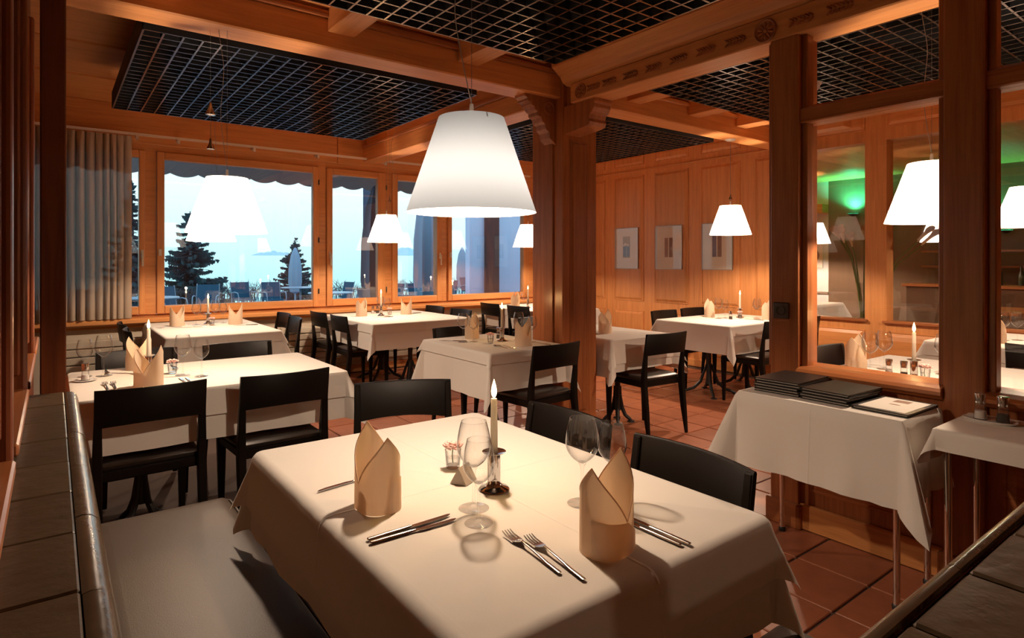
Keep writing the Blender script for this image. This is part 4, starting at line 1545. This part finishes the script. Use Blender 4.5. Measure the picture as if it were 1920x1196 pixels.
inst('pepper', 3.54, 1.295, TZ, 0, t_)
flower_set(t_, 3.575, 1.21)
inst('glassL', 3.80, 1.20, TZ, 0, t_)
inst('knife', 3.48, 1.54, TZ, 0.4, t_)
inst('knife', 3.46, 0.86, TZ, 1.4, t_)
inst('napkin', 3.95, 0.80, TZ, 0.4, t_)
t_ = D[10]
inst('napkin', 5.62, 1.43, TZ, 0.3, t_)
inst('glassL', 5.80, 1.44, TZ, 0, t_)
inst('glassL', 5.90, 1.38, TZ, 0, t_)
candle_set(t_, 5.50, 1.55)
inst('knife', 5.46, 1.2, TZ, 1.2, t_)

# ---- side tables against the partition
def side_table(x0, x1, y0, y1, label, lab_cloth, sides, seed, ztop=0.738):
    t = empty('side_table', ((x0 + x1) / 2, (y0 + y1) / 2, 0), 0, label, 'side table', 'narrow side tables at the partition')
    hx, hy = (x1 - x0) / 2, (y1 - y0) / 2
    obj('table_top', MB().box(-hx, hx, -hy, hy, ztop - 0.025, ztop), 'darky', t, bevel=0.003)
    for a in (-1, 1):
        for b in (-1, 1):
            lg = obj('leg', MB().lathe([(0.0125, 0.02), (0.0125, ztop - 0.025)], 14, a * (hx - 0.025), b * (hy - 0.025)), 'chrome', t, True)
            obj('foot_cap', MB().lathe([(0.016, 0.0), (0.017, 0.016), (0.013, 0.022)], 14, a * (hx - 0.025), b * (hy - 0.025)), 'iron', lg, True)
    cl = cloth('tablecloth', (x0 + x1) / 2, (y0 + y1) / 2, x1 - x0, y1 - y0, ztop + 0.003, 0.3, lab_cloth, seed, 0.06, 0.42, 'side table cloths', sides=sides)
    return t


side_table(2.585, 2.945, 0.955, 1.64, 'chrome-legged side table holding the stacked menus', 'white cloth hanging low over the menu side table', (0.012, 0.27, 0.34, 0.32), 77)
side_table(2.585, 2.945, 0.16, 0.835, 'chrome-legged side table holding the salt and pepper tray', 'white cloth with a short front hem under the shaker tray', (0.012, 0.14, 0.085, 0.15), 79)


def menu(x, y, z, rot, label, open_page=False):
    m_ = empty('menu_folder', (x, y, z), rot, label, 'menu', 'black menu folders')
    obj('cover', MB().box(-0.145, 0.145, -0.105, 0.105, 0.0, 0.0035).box(-0.145, 0.145, -0.105, 0.105, 0.0085, 0.012).box(0.141, 0.145, -0.105, 0.105, 0.0035, 0.0085), 'menu', m_)
    obj('pages', MB().box(-0.138, 0.141, -0.100, 0.100, 0.0036, 0.0084), 'paper', m_)
    if open_page:
        pg = obj('white_sheet', MB().box(-0.125, 0.125, -0.088, 0.088, 0.0121, 0.0128), 'paper', m_)
        obj('print_mark', MB().lathe([(0.0, 0.0129), (0.022, 0.0129), (0.022, 0.0131), (0.0, 0.0131)], 18, ex=0.35), 'print', pg)
        obj('print_mark', MB().box(0.05, 0.1, -0.03, 0.03, 0.0129, 0.0131), 'print', pg)
    return m_


zt = 0.7425
pos = ['bottom', 'second from the bottom', 'middle', 'second from the top', 'top']
for k in range(5):
    menu(2.795 + random.uniform(-0.004, 0.004), 1.500 + random.uniform(-0.005, 0.005), zt + k * 0.0124, 0.03 + random.uniform(-0.02, 0.02), 'black menu folder, %s of the left stack on the side table' % pos[k])
for k in range(4):
    menu(2.790 + random.uniform(-0.004, 0.004), 1.276 + random.uniform(-0.005, 0.005), zt + k * 0.0124, -0.04 + random.uniform(-0.02, 0.02), 'black menu folder, %s of the middle stack on the side table' % ['bottom', 'second from the bottom', 'second from the top', 'top'][k])
menu(2.79, 1.055, zt, -0.03, 'single black menu folder with a white printed sheet on top', True)
tr = obj('tray', MB().lathe([(0.0, 0.0), (0.075, 0.0), (0.088, 0.008), (0.086, 0.010), (0.074, 0.004), (0.0, 0.004)], 32, ex=0.62, ey=1.0), 'porcelain', loc=(2.835, 0.745, 0.7425), smooth=False)
tag(tr, 'small oval white tray at the partition with two shakers', 'tray')
inst('salt', 2.835, 0.775, 0.7465, 0, 'side table tray', 'salt shaker on the oval tray at the right edge', 1.15)
inst('pepper', 2.835, 0.705, 0.7465, 0, 'side table tray', 'pepper shaker on the oval tray at the right edge', 1.15)

# ---- framed pictures
def picture(y0, y1, label, kind):
    p_ = empty('framed_picture', (XW - 0.021, (y0 + y1) / 2, 1.536), 0, label, 'picture', 'framed pictures on the panelled wall')
    hy, hz = (y1 - y0) / 2, 0.288
    obj('backing', MB().box(-0.010, 0.0, -hy, hy, -hz, hz), 'frame', p_)
    for a in (-1, 1):
        obj('frame_side', MB().box(-0.020, 0.0, a * hy - 0.004, a * hy + 0.004, -hz - 0.004, hz + 0.004), 'frame', p_)
        obj('frame_side', MB().box(-0.020, 0.0, -hy, hy, a * hz - 0.004, a * hz + 0.004), 'frame', p_)
    obj('mount', MB().box(-0.012, -0.010, -hy + 0.004, hy - 0.004, -hz + 0.004, hz - 0.004), 'mount', p_)
    a = obj('print', MB().box(-0.0130, -0.0121, -0.068, 0.068, -0.135, 0.170), 'ink2' if kind == 0 else 'mount', p_)
    if kind == 0:
        obj('print_field', MB().box(-0.0136, -0.0131, -0.060, 0.060, -0.12, 0.03), 'ink1', a)
        obj('print_line', MB().box(-0.0141, -0.0137, -0.006, -0.002, -0.12, 0.03), 'mount', a)
        fl = MB()
        for q, (yy2, zz2, r_) in enumerate(((-0.03, 0.05, 0.022), (0.02, 0.058, 0.026), (0.05, 0.042, 0.014))):
            fl.ball(-0.0138, yy2, zz2, 0.0006, r_, r_ * 0.8, 10, 6)
        obj('print_blossom', fl, 'mount', a)
    else:
        obj('print_field', MB().box(-0.0136, -0.0131, -0.066, -0.008, -0.13, 0.13), 'ink3', a)
        obj('print_field', MB().box(-0.0136, -0.0131, 0.008, 0.066, -0.13, 0.13), 'ink3' if kind == 1 else 'ink1', a)
    obj('glass_front', MB().box(-0.018, -0.0165, -hy + 0.004, hy - 0.004, -hz + 0.004, hz - 0.004), 'picglass', p_)
    return p_


picture(5.752, 6.179, 'framed print with a lavender block, leftmost on the panelled wall', 0)
picture(5.003, 5.431, 'framed print of two brown strips, middle of the three', 1)
picture(4.262, 4.690, 'framed print partly behind the hanging lamp, right of the three', 2)


# ---- pendant lamps
def shade_profile():
    return [(0.1015 + (0.2 - 0.1015) * t, 0.29 * (1 - t)) for t in [q / 12 for q in range(13)]]


SHADE_B = mesh('shade', MB().lathe(shade_profile(), 48, cap0=False, cap1=False), 'shade_bright', True)
SHADE_ME = mesh('shade', MB().lathe(shade_profile(), 48, cap0=False, cap1=False), 'shade', True)


def lamp_light(name, parent, z, power):
    ld = bpy.data.lights.new(name, 'POINT')
    ld.energy = power
    ld.color = LAMP_COL
    ld.shadow_soft_size = 0.025
    lo = bpy.data.objects.new(name, ld)
    C.objects.link(lo)
    lo.parent = parent
    lo.location = (0, 0, z)
    return lo


def pendant(x, y, z, label, power=1.0, style=0, top=GZ + 0.06, rose=False, side=(0.05, 0.0), thick=False):
    """z: height of the lower rim."""
    p_ = empty('pendant_lamp', (x, y, z), 0, label, 'pendant lamp', 'white cone pendant lamps')
    obj('shade', SHADE_ME if thick else SHADE_B, None, p_)
    obj('socket', MB().lathe([(0.010, 0.20), (0.016, 0.205), (0.016, 0.285), (0.008, 0.30), (0.006, 0.335), (0.0, 0.336)], 14), 'rail', p_, True)
    obj('bulb', MB().lathe([(0.012, 0.205), (0.014, 0.15), (0.026, 0.11), (0.032, 0.08), (0.028, 0.055), (0.014, 0.042), (0.0, 0.04)], 16), 'glass', p_, True)
    sp = MB()
    for q in range(3):
        a = q * 2 * PI / 3 + 0.4
        sp.tube([(0.012 * math.cos(a), 0.012 * math.sin(a), 0.27), (0.1045 * math.cos(a), 0.1045 * math.sin(a), 0.272)], 0.0018, 5)
    obj('spider', sp, 'wire', p_, True)
    H_ = top - z
    obj('suspension_wire', MB().tube([(0, 0, 0.33), (0, 0, H_)], 0.0009, 5), 'wire', p_)
    pts = []
    sx_, sy_ = side
    for t, k in ((0, 0.0), (0.18, 0.55), (0.36, 0.95), (0.52, 0.7), (0.68, 0.5), (0.85, 1.0), (1.0, 1.4)):
        pts.append((sx_ * k * (1 if style == 0 else -1), sy_ * k, 0.335 + (H_ - 0.335) * t))
    # smooth the cord
    sm = []
    for q in range(len(pts) - 1):
        a, b = Vector(pts[q]), Vector(pts[q + 1])
        p0 = Vector(pts[max(q - 1, 0)])
        p3 = Vector(pts[min(q + 2, len(pts) - 1)])
        for s_ in range(5):
            t = s_ / 5
            sm.append(0.5 * ((2 * a) + (b - p0) * t + (2 * p0 - 5 * a + 4 * b - p3) * t * t + (3 * a - p0 - 3 * b + p3) * t ** 3))
    sm.append(Vector(pts[-1]))
    obj('cord', MB().tube(sm, 0.0016, 6), 'cord', p_, True)
    if style:
        wx = -0.075 if style == 1 else 0.05
        wz = 0.44 if style != 3 else 0.36
        obj('weight_wire', MB().tube([(wx, 0.03, wz + 0.03), (wx, 0.03, H_)], 0.0008, 5).tube([(wx, 0.03, wz), (wx * 0.5, 0.0, 0.29)], 0.0008, 5), 'wire', p_)
        obj('counterweight', MB().lathe([(0.004, wz + 0.055), (0.008, wz + 0.03), (0.019, wz + 0.004), (0.02, wz), (0.0, wz - 0.003)], 18, wx, 0.03), 'chrome', p_, True)
        if style == 1:
            obj('counterweight', MB().lathe([(0.004, wz + 0.245), (0.010, wz + 0.22), (0.024, wz + 0.186), (0.025, wz + 0.18), (0.0, wz + 0.176)], 18, wx, 0.03), 'chrome', p_, True)
    if rose:
        obj('ceiling_rose', MB().lathe([(0.0, H_ - 0.02), (0.035, H_ - 0.018), (0.055, H_ - 0.004), (0.055, H_), (0, H_)], 24), 'plastic', p_, True)
    lamp_light('lamp_light', p_, 0.075, LAMP_W * power)
    return p_


pendant(1.03, 1.57, 1.50, 'large white cone lamp hanging over the front table', 0.80, 0, side=(-0.045, 0.03), thick=True)
pendant(0.735, 3.47, 1.50, 'white cone lamp over the left table, in front of the window', 1.12, 1, side=(0.03, 0.02))
pendant(1.11, 5.85, 1.527, 'white cone lamp over the curtain-side window table, mostly behind the left lamp', 1.15, 0, CEIL)
pendant(2.85, 6.0, 1.555, 'white cone lamp hanging over the middle window table', 1.3, 2, CEIL, side=(-0.1, 0.0))
pendant(5.42, 3.54, 1.617, 'white cone lamp in front of the framed pictures', 1.8, 3, 2.575, True, side=(-0.06, 0.04))
pendant(4.95, 6.2, 1.537, 'white cone lamp at the far window, half hidden by the column', 1.5, 2, CEIL)
pendant(3.42, 1.13, 1.54, 'white cone lamp close behind the partition glass, cut by the post', 1.25, 0, side=(-0.05, 0.02))
pendant(5.63, 1.26, 1.60, 'white cone lamp at the right edge beyond the partition post', 1.1, 0, CEIL)
pendant(0.95, -0.85, 1.50, 'added white cone lamp behind the viewpoint, unseen fill light', 0.07, 0)  # unseen lamp, added as faint fill for the foreground


# ---- room beyond the panelled wall
XB = 12.0
wb2 = MB()
wb2.box(XB, XB + 0.1, -1.6, 5.70, -0.05, CEIL)
wall_beyond = obj('wall_beyond', wb2, 'plasterdk')
tag(wall_beyond, kind='structure')
wbe = box('wall_beyond_white', XB, XB + 0.1, 5.70, 7.1, -0.05, CEIL, 'whitewall')
tag(wbe, kind='structure')
box('skirting', XB - 0.03, XB, 5.70, 7.05, 0.72, 0.76, 'frame', wbe)
box('lintel', XB - 0.25, XB, 5.70, 7.05, 2.28, 2.45, 'oaky', wbe)
pp = empty('framed_picture', (XB - 0.005, 5.98, 1.47), 0, 'framed picture of a dark oval on the white wall beyond', 'picture')
obj('mount', MB().box(-0.02, 0, -0.18, 0.18, -0.25, 0.25), 'mount', pp)
ov = obj('print', MB().lathe([(0, 0), (0.12, 0), (0.12, 0.002), (0, 0.002)], 24), 'ink3', pp)
ov.location = (-0.021, 0, 0)
ov.rotation_euler = (0, -PI / 2, 0)
pendant(8.6, 4.27, 1.60, 'white cone lamp in the next room before the white wall', 0.7, 0, CEIL)
pendant(9.87, 3.20, 1.62, 'white cone lamp in the next room, low beside the partition post', 0.7, 0, CEIL)
pendant(7.7, 1.3, 1.95, 'added white cone lamp in the next room, out of view, lighting the lilies', 1.7, 0, CEIL)  # added outside the frame to light the calla lilies
pendant(10.6, 5.75, 1.70, 'small white cone lamp deep in the next room', 5.0, 0, CEIL)
make_table(8.9, 4.62, 0.8, 0.8, 'small dining table in the next room seen past the post')
cloth('tablecloth', 8.9, 4.62, 0.81, 0.81, 0.7405, 0.28, 'white cloth on the small table in the next room', 303, group='next room linen')
inst('glassL', 8.75, 4.42, 0.7415, 0, 'small table in the next room')
inst('napkin', 8.62, 4.50, 0.7415, 0.4, 'small table in the next room')
make_table(9.6, 2.5, 1.2, 0.8, 'bare dark dining table in the next room')
bar = empty('bar_counter', (11.3, 3.1, 0), 0, 'dark bar counter with shelves in the next room', 'bar')
obj('counter', MB().box(-0.3, 0.3, -0.9, 0.9, 0, 0.95), 'bar', bar, bevel=0.01)
obj('counter_top', MB().box(-0.34, 0.34, -0.95, 0.95, 0.95, 0.99), 'darky', bar, bevel=0.006)
for z in (1.25, 1.5):
    obj('shelf', MB().box(0.35, 0.6, -0.9, 0.9, z, z + 0.03), 'darky', bar)
for k, y in enumerate((2.4, 2.6, 2.85, 3.05, 3.3, 3.5)):
    b_ = obj('bottle', MB().lathe([(0.036, 0), (0.038, 0.01), (0.038, 0.17), (0.014, 0.22), (0.013, 0.29), (0, 0.29)], 16), 'bottle', loc=(11.3, y, 0.9915), smooth=True)
    tag(b_, 'dark bottle on the bar counter in the next room, %s' % ['rightmost', 'second from the right', 'third from the right', 'third from the left', 'second from the left', 'leftmost'][k], 'bottle', 'bottles on the bar counter')
for k, (y, z, nm) in enumerate(((5.2, 2.25, 'green wall uplight beside the flowers'), (2.92, 1.85, 'green wall uplight right of the partition post'))):
    gl = empty('wall_lamp', (XB - 0.002, y, z), 0, nm + ' in the next room', 'wall lamp')
    obj('bowl', MB().lathe([(0.02, -0.06), (0.10, 0.0), (0.095, 0.0), (0.018, -0.05)], 20, -0.11), 'iron', gl, True)
    obj('arm', MB().box(-0.06, 0.0, -0.02, 0.02, -0.05, -0.02), 'iron', gl)
    obj('glow_disc', MB().lathe([(0.0, -0.012), (0.085, -0.012), (0.085, -0.008), (0, -0.008)], 20, -0.11), 'greenlamp', gl)
    ld = bpy.data.lights.new('green light', 'SPOT')
    ld.energy = 160 if k == 0 else 60
    ld.color = (0.05, 1.0, 0.45)
    ld.spot_size = 2.4
    ld.spot_blend = 0.8
    ld.shadow_soft_size = 0.06
    lo = bpy.data.objects.new('green_light', ld)
    C.objects.link(lo)
    lo.parent = gl
    lo.location = (-0.13, 0, 0.02)
    lo.rotation_euler = (PI, 0, 0)
# calla lilies in a tall vase
vs_ = empty('tall_vase', (6.98, 2.93, 0.50), 0, 'tall clear glass vase behind the panelled wall window', 'vase')
obj('glass_wall', MB().lathe([(0.055, 0.0), (0.055, 0.02), (0.045, 0.15), (0.062, 0.62), (0.060, 0.62), (0.043, 0.15), (0.05, 0.02), (0, 0.015)], 28), 'glass', vs_, True)
st_ = box('flower_stand', 6.83, 7.13, 2.3, 3.45, 0.0, 0.50, 'bar')
tag(st_, 'low dark stand holding the tall lily vase in the next room', 'stand')
LILY = []
for k in range(8):
    a = k * 0.8
    lean = (0.16 * math.cos(a * 1.3), -0.03 + 0.05 * k)
    h_ = 1.02 + 0.05 * math.sin(k * 2.1)
    if k == 5:
        lean, h_ = (0.0, -0.52), 0.98
    if k == 6:
        lean, h_ = (0.10, -0.44), 1.02
    LILY.append((lean, k))
    c_ = empty('calla_lily', (6.98 + 0.015 * math.cos(a), 2.93 + 0.024 * math.sin(a), 0.53), 0, 'calla lily', 'flower', 'calla lilies in the vase')
    obj('stem', MB().tube([(0, 0, 0), (lean[0] * 0.25, lean[1] * 0.25, h_ * 0.5), (lean[0] * 0.6, lean[1] * 0.6, h_ * 0.82), (lean[0], lean[1], h_)], [0.008, 0.008, 0.007, 0.007], 8), 'green', c_, True)
    mb = MB()

    def spathe(u, v, lean=lean, h_=h_):
        th = 2 * PI * u
        r_ = 0.009 + 0.034 * v ** 1.6
        z = 0.13 * v + 0.035 * v * v * math.cos(th)
        return (lean[0] * (1 + 0.15 * v) + r_ * math.cos(th), lean[1] * (1 + 0.25 * v) + r_ * math.sin(th), h_ + z)
    mb.grid(spathe, 18, 7, True)
    obj('spathe', mb, 'calla', c_, True)
    LILY[-1] = (px(c_.location.x + lean[0], c_.location.y + lean[1], 0), c_)
    obj('spadix', MB().tube([(lean[0], lean[1], h_ + 0.02), (lean[0] * 1.1, lean[1] * 1.15, h_ + 0.10)], 0.006, 8), 'wax', c_, True)

LILY.sort(key=lambda q: q[0])
for k, (_, c_) in enumerate(LILY):
    c_['label'] = 'cream calla lily in the tall vase, its head %s' % ['leftmost of all', 'second from the left', 'third from the left', 'fourth from the left', 'fourth from the right', 'third from the right', 'second from the right', 'rightmost of all'][k]

# ================================================================= OUTDOORS
ter = box('terrace_ground', -14, 26, 7.35, 23.0, -0.28, -0.18, 'terrace')
tag(ter, kind='structure')
# awning
aw = empty('awning', (3.0, 7.4, 2.9), 0, 'grey awning with a scalloped valance outside the windows', 'awning')
obj('canopy', MB().loft([[(-5, 0, 0.05), (8, 0, 0.05), (8, 0, 0.035), (-5, 0, 0.035)], [(-5, 2.0, -0.12), (8, 2.0, -0.12), (8, 2.0, -0.135), (-5, 2.0, -0.135)]]), 'awning', aw)
va = MB()
nseg = 13 * 3 * 12


def val_fn(u, v):
    x = -5 + 13 * u
    lo = -0.345 - 0.048 * abs(math.sin(PI * x / 0.345)) ** 0.8
    return (x, 2.0 + 0.01 * math.sin(x * 3) * v, -0.12 + (lo + 0.12) * v)


va.grid(val_fn, 600, 2)
obj('valance', va, 'awning', aw)
for x in (-2.5, -0.75, 1.65, 4.4):
    obj('arm', MB().tube([(x, 0.05, -0.05), (x, 2.0, -0.15)], 0.02, 8), 'tmetal', aw, True)


def t_chair():
    t = empty('terrace_chair', (0, 0, -0.18), 0, 'c', 'outdoor chair', 'blue grey terrace chairs')
    obj('seat', MB().box(-0.24, 0.24, -0.22, 0.24, 0.42, 0.445), 'tmesh', t)
    obj('backrest', MB().loft([[(-0.24, -0.22, 0.45), (0.24, -0.22, 0.45), (0.24, -0.20, 0.45), (-0.24, -0.20, 0.45)], [(-0.25, -0.33, 0.93), (0.25, -0.33, 0.93), (0.25, -0.31, 0.93), (-0.25, -0.31, 0.93)]]), 'tmesh', t)
    for s_ in (-1, 1):
        obj('side_frame', MB().tube([(s_ * 0.26, -0.30, 0.0), (s_ * 0.26, -0.22, 0.43), (s_ * 0.26, -0.335, 0.95)], 0.014, 6), 'tmetal', t, True)
        obj('armrest', MB().tube([(s_ * 0.265, -0.26, 0.63), (s_ * 0.27, 0.0, 0.665), (s_ * 0.27, 0.20, 0.64), (s_ * 0.265, 0.26, 0.52), (s_ * 0.255, 0.24, 0.25), (s_ * 0.255, 0.24, 0.0)], 0.014, 6), 'tmetal', t, True)
    return t


tc0 = t_chair()
TC = [(4.35, 18.4, 190), (5.05, 18.0, 182), (6.6, 17.0, 100), (7.6, 17.2, 95), (3.1, 17.0, 160), (9.3, 17.6, 20), (0.2, 15.6, 120), (2.2, 16.2, 200),
      (6.3, 14.2, 100), (7.2, 15.0, 95), (5.9, 13.0, -80), (8.9, 16.2, 60), (9.8, 16.4, 120), (8.0, 14.6, 200), (7.6, 12.6, 170), (12.6, 17.6, 30), (13.4, 18.4, 160), (12.4, 19.0, 210), (-0.9, 13.6, 150)]
TCL = ['left of the pair with backs to the window', 'right of the pair with backs to the window', 'facing left beside the small table, left one', 'facing left beside the small table, right one', 'behind the pale table on the left', 'at the right edge of the large pane', 'at the far left behind the curtain', 'left of the pale table', 'behind the left handle of the third pane', 'under the closed parasol', 'low in the third pane', 'in the fourth pane, left', 'in the fourth pane, middle', 'in the fourth pane, right', 'low in the fourth pane', 'in the last pane, left', 'in the last pane, middle', 'in the last pane, right', 'outside the curtained pane']
for k, (x, y, a) in enumerate(TC):
    if k == 0:
        o = tc0
        o.location = (x, y, -0.18)
        o.rotation_euler = (0, 0, math.radians(a))
    else:
        o = dup(tc0, (x, y, -0.18), math.radians(a))
    o['label'] = 'blue grey terrace armchair ' + TCL[k]
for k, (x, y, lb) in enumerate(((1.7, 15.3, 'behind the spruce-side pane corner'), (6.0, 18.6, 'right of the chair pair'), (5.6, 15.0, 'in the third pane'), (8.3, 15.6, 'in the fourth pane'), (14.6, 19.4, 'in the last pane'))):
    tt = empty('terrace_table', (x, y, -0.18), 0, 'pale round terrace table ' + lb, 'outdoor table', 'terrace tables')
    obj('table_top', MB().lathe([(0.0, 0.72), (0.55, 0.72), (0.56, 0.735), (0.55, 0.75), (0, 0.75)], 28), 'ttop', tt, True)
    obj('pole', MB().lathe([(0.03, 0.03), (0.03, 0.72)], 12), 'tmetal', tt, True)
    obj('base', MB().lathe([(0.26, 0.0), (0.25, 0.02), (0.03, 0.05)], 20), 'tmetal', tt, True)


def parasol(x, y, h0, h1, r, mat, label):
    p_ = empty('closed_parasol', (x, y, -0.18), 0, label, 'parasol', 'closed parasols on the terrace')
    prof = [(0.04, h0), (r * 0.75, h0 + 0.04 * (h1 - h0)), (r, h0 + 0.25 * (h1 - h0)), (r * 0.95, h0 + 0.55 * (h1 - h0)), (r * 0.65, h0 + 0.82 * (h1 - h0)), (r * 0.2, h0 + 0.98 * (h1 - h0)), (0.0, h1)]
    mb = MB()
    for rr, z in prof:
        for i in range(24):
            a = 2 * PI * i / 24
            q = rr * (1 + 0.10 * math.cos(a * 8))
            mb.v.append((q * math.cos(a), q * math.sin(a), z))
    for k in range(len(prof) - 1):
        for i in range(24):
            j = (i + 1) % 24
            mb.f.append((k * 24 + i, k * 24 + j, (k + 1) * 24 + j, (k + 1) * 24 + i))
    obj('folded_canopy', mb, mat, p_, True)
    obj('pole', MB().lathe([(0.03, 0.0), (0.03, h0 + 0.1)], 12), 'tmetal', p_, True)
    obj('base', MB().lathe([(0.3, 0.0), (0.3, 0.06), (0.05, 0.08)], 20), 'tmetal', p_, True)
    return p_


parasol(4.12, 9.1, 0.72, 2.75, 0.22, 'parasol', 'large closed grey parasol behind the third pane')
parasol(6.10, 11.0, 0.5, 3.2, 0.25, 'parasol2', 'large closed pale parasol behind the fourth pane')
parasol(6.5, 20.7, 0.45, 2.0, 0.21, 'parasol2', 'small closed parasol before the misty sky')
parasol(13.0, 20.5, 0.45, 2.1, 0.22, 'parasol2', 'small closed parasol in the fourth pane')
ow = box('exterior_pillar', 4.22, 4.62, 9.5, 9.8, -0.18, 3.2, 'outpost')
tag(ow, kind='structure')
ow2 = box('exterior_wall', 8.47, 17.0, 13.0, 13.2, -0.18, 3.6, 'outwall')
tag(ow2, kind='structure')
box('column_reflection', 8.92, 9.33, 12.9, 13.0, -0.18, 3.6, 'bark', ow2)  # brown block standing in for the column's reflection in the end window


def spruce(x, y, base, h, r, seed, label, dens=1.0):
    rnd = random.Random(seed)
    t = empty('spruce_tree', (x, y, base), 0, label, 'tree', 'spruces beyond the terrace')
    obj('trunk', MB().lathe([(0.022 * h, 0), (0.015 * h, h * 0.5), (0.002 * h, h)], 10), 'bark', t, True)
    mb = MB()
    nl = int(64 * dens)
    for k in range(nl):
        f = k / nl
        z = h * (0.10 + 0.88 * f) + rnd.uniform(-0.1, 0.1)
        L0 = r * (1 - f) ** 0.85 + 0.05 * r
        nb = 7 if f < 0.8 else 5
        for b in range(nb):
            a = 2 * PI * (b + rnd.random() * 0.7) / nb
            L = L0 * rnd.uniform(0.45, 1.15)
            zj = z + rnd.uniform(-0.05, 0.05) * h
            ca, sa = math.cos(a), math.sin(a)
            segs = 9
            for s_ in range(segs):
                t0 = (s_ + 0.4) / segs
                bx = L * t0
                bz = zj - 0.42 * L * t0 + 0.40 * L * t0 * t0
                tw = L * 0.34 * (1 - 0.65 * t0) * rnd.uniform(0.7, 1.2)
                for sg in (-1, 1):
                    ang = a + sg * 0.75
                    p0 = (bx * ca, bx * sa, bz)
                    p1 = (bx * ca + tw * math.cos(ang), bx * sa + tw * math.sin(ang), bz - 0.18 * tw)
                    wd = 0.05 * r + 0.16 * tw
                    n0 = len(mb.v)
                    dx, dy = -math.sin(ang) * wd, math.cos(ang) * wd
                    mb.v += [(p0[0] - dx * 0.5, p0[1] - dy * 0.5, p0[2]), (p0[0] + dx * 0.5, p0[1] + dy * 0.5, p0[2]), p1, (p0[0] * 0.5 + p1[0] * 0.5, p0[1] * 0.5 + p1[1] * 0.5, p0[2] - wd * 1.1)]
                    mb.f += [(n0, n0 + 1, n0 + 2), (n0, n0 + 2, n0 + 3), (n0 + 1, n0 + 3, n0 + 2)]
            n0 = len(mb.v)
            mb.v += [(0, 0, z + 0.02 * r), (L * ca - sa * 0.02 * r, L * sa + ca * 0.02 * r, z - 0.12 * L), (L * ca + sa * 0.02 * r, L * sa - ca * 0.02 * r, z - 0.12 * L), (0, 0, z - 0.03 * r)]
            mb.f += [(n0, n0 + 1, n0 + 2), (n0 + 3, n0 + 2, n0 + 1)]
    tag(obj('needles', mb, 'needles', t), kind='stuff')
    return t


spruce(4.9, 30.4, -5.0, 8.6, 2.7, 1, 'tall dark spruce left of the hanging lamp reflection, full crown')
spruce(2.2, 25.0, -5.0, 9.2, 1.7, 2, 'dark spruce at the left edge of the large pane')
spruce(10.2, 32.5, -4.5, 7.1, 2.2, 3, 'smaller spruce at the right of the large pane')
spruce(-2.5, 29.5, -5.0, 8.5, 2.0, 4, 'dark spruce outside the curtained pane')
rnd = random.Random(5)
sh = MB()
for k in range(900):
    x = rnd.uniform(-6, 26)
    y = 22.0 + rnd.uniform(0, 0.8)
    h_ = rnd.uniform(0.25, 0.62)
    dx, dy = rnd.uniform(-0.25, 0.25), rnd.uniform(-0.2, 0.2)
    sh.tube([(x, y, -0.2), (x + dx * 0.4, y + dy * 0.4, h_ * 0.5), (x + dx, y + dy, h_)], [0.016, 0.011, 0.005], 3, False)
    for q in range(3):
        t = rnd.uniform(0.3, 0.9)
        sh.tube([(x + dx * t, y + dy * t, h_ * t), (x + dx * t + rnd.uniform(-0.25, 0.25), y + dy * t, h_ * t + rnd.uniform(0.05, 0.25))], [0.009, 0.004], 3, False)
hd = obj('shrubs', sh, 'twigs')
tag(hd, 'bare twiggy shrubs along the far edge of the terrace', 'shrubs', kind='stuff')
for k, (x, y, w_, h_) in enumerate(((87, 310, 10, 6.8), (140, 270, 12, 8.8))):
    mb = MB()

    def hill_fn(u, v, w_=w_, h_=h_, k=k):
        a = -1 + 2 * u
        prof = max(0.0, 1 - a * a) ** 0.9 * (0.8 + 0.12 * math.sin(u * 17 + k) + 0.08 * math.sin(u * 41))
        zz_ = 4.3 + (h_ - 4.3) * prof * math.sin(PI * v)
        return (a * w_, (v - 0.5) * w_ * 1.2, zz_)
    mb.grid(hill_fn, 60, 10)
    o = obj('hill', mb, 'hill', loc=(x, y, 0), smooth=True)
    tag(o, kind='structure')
label_items()
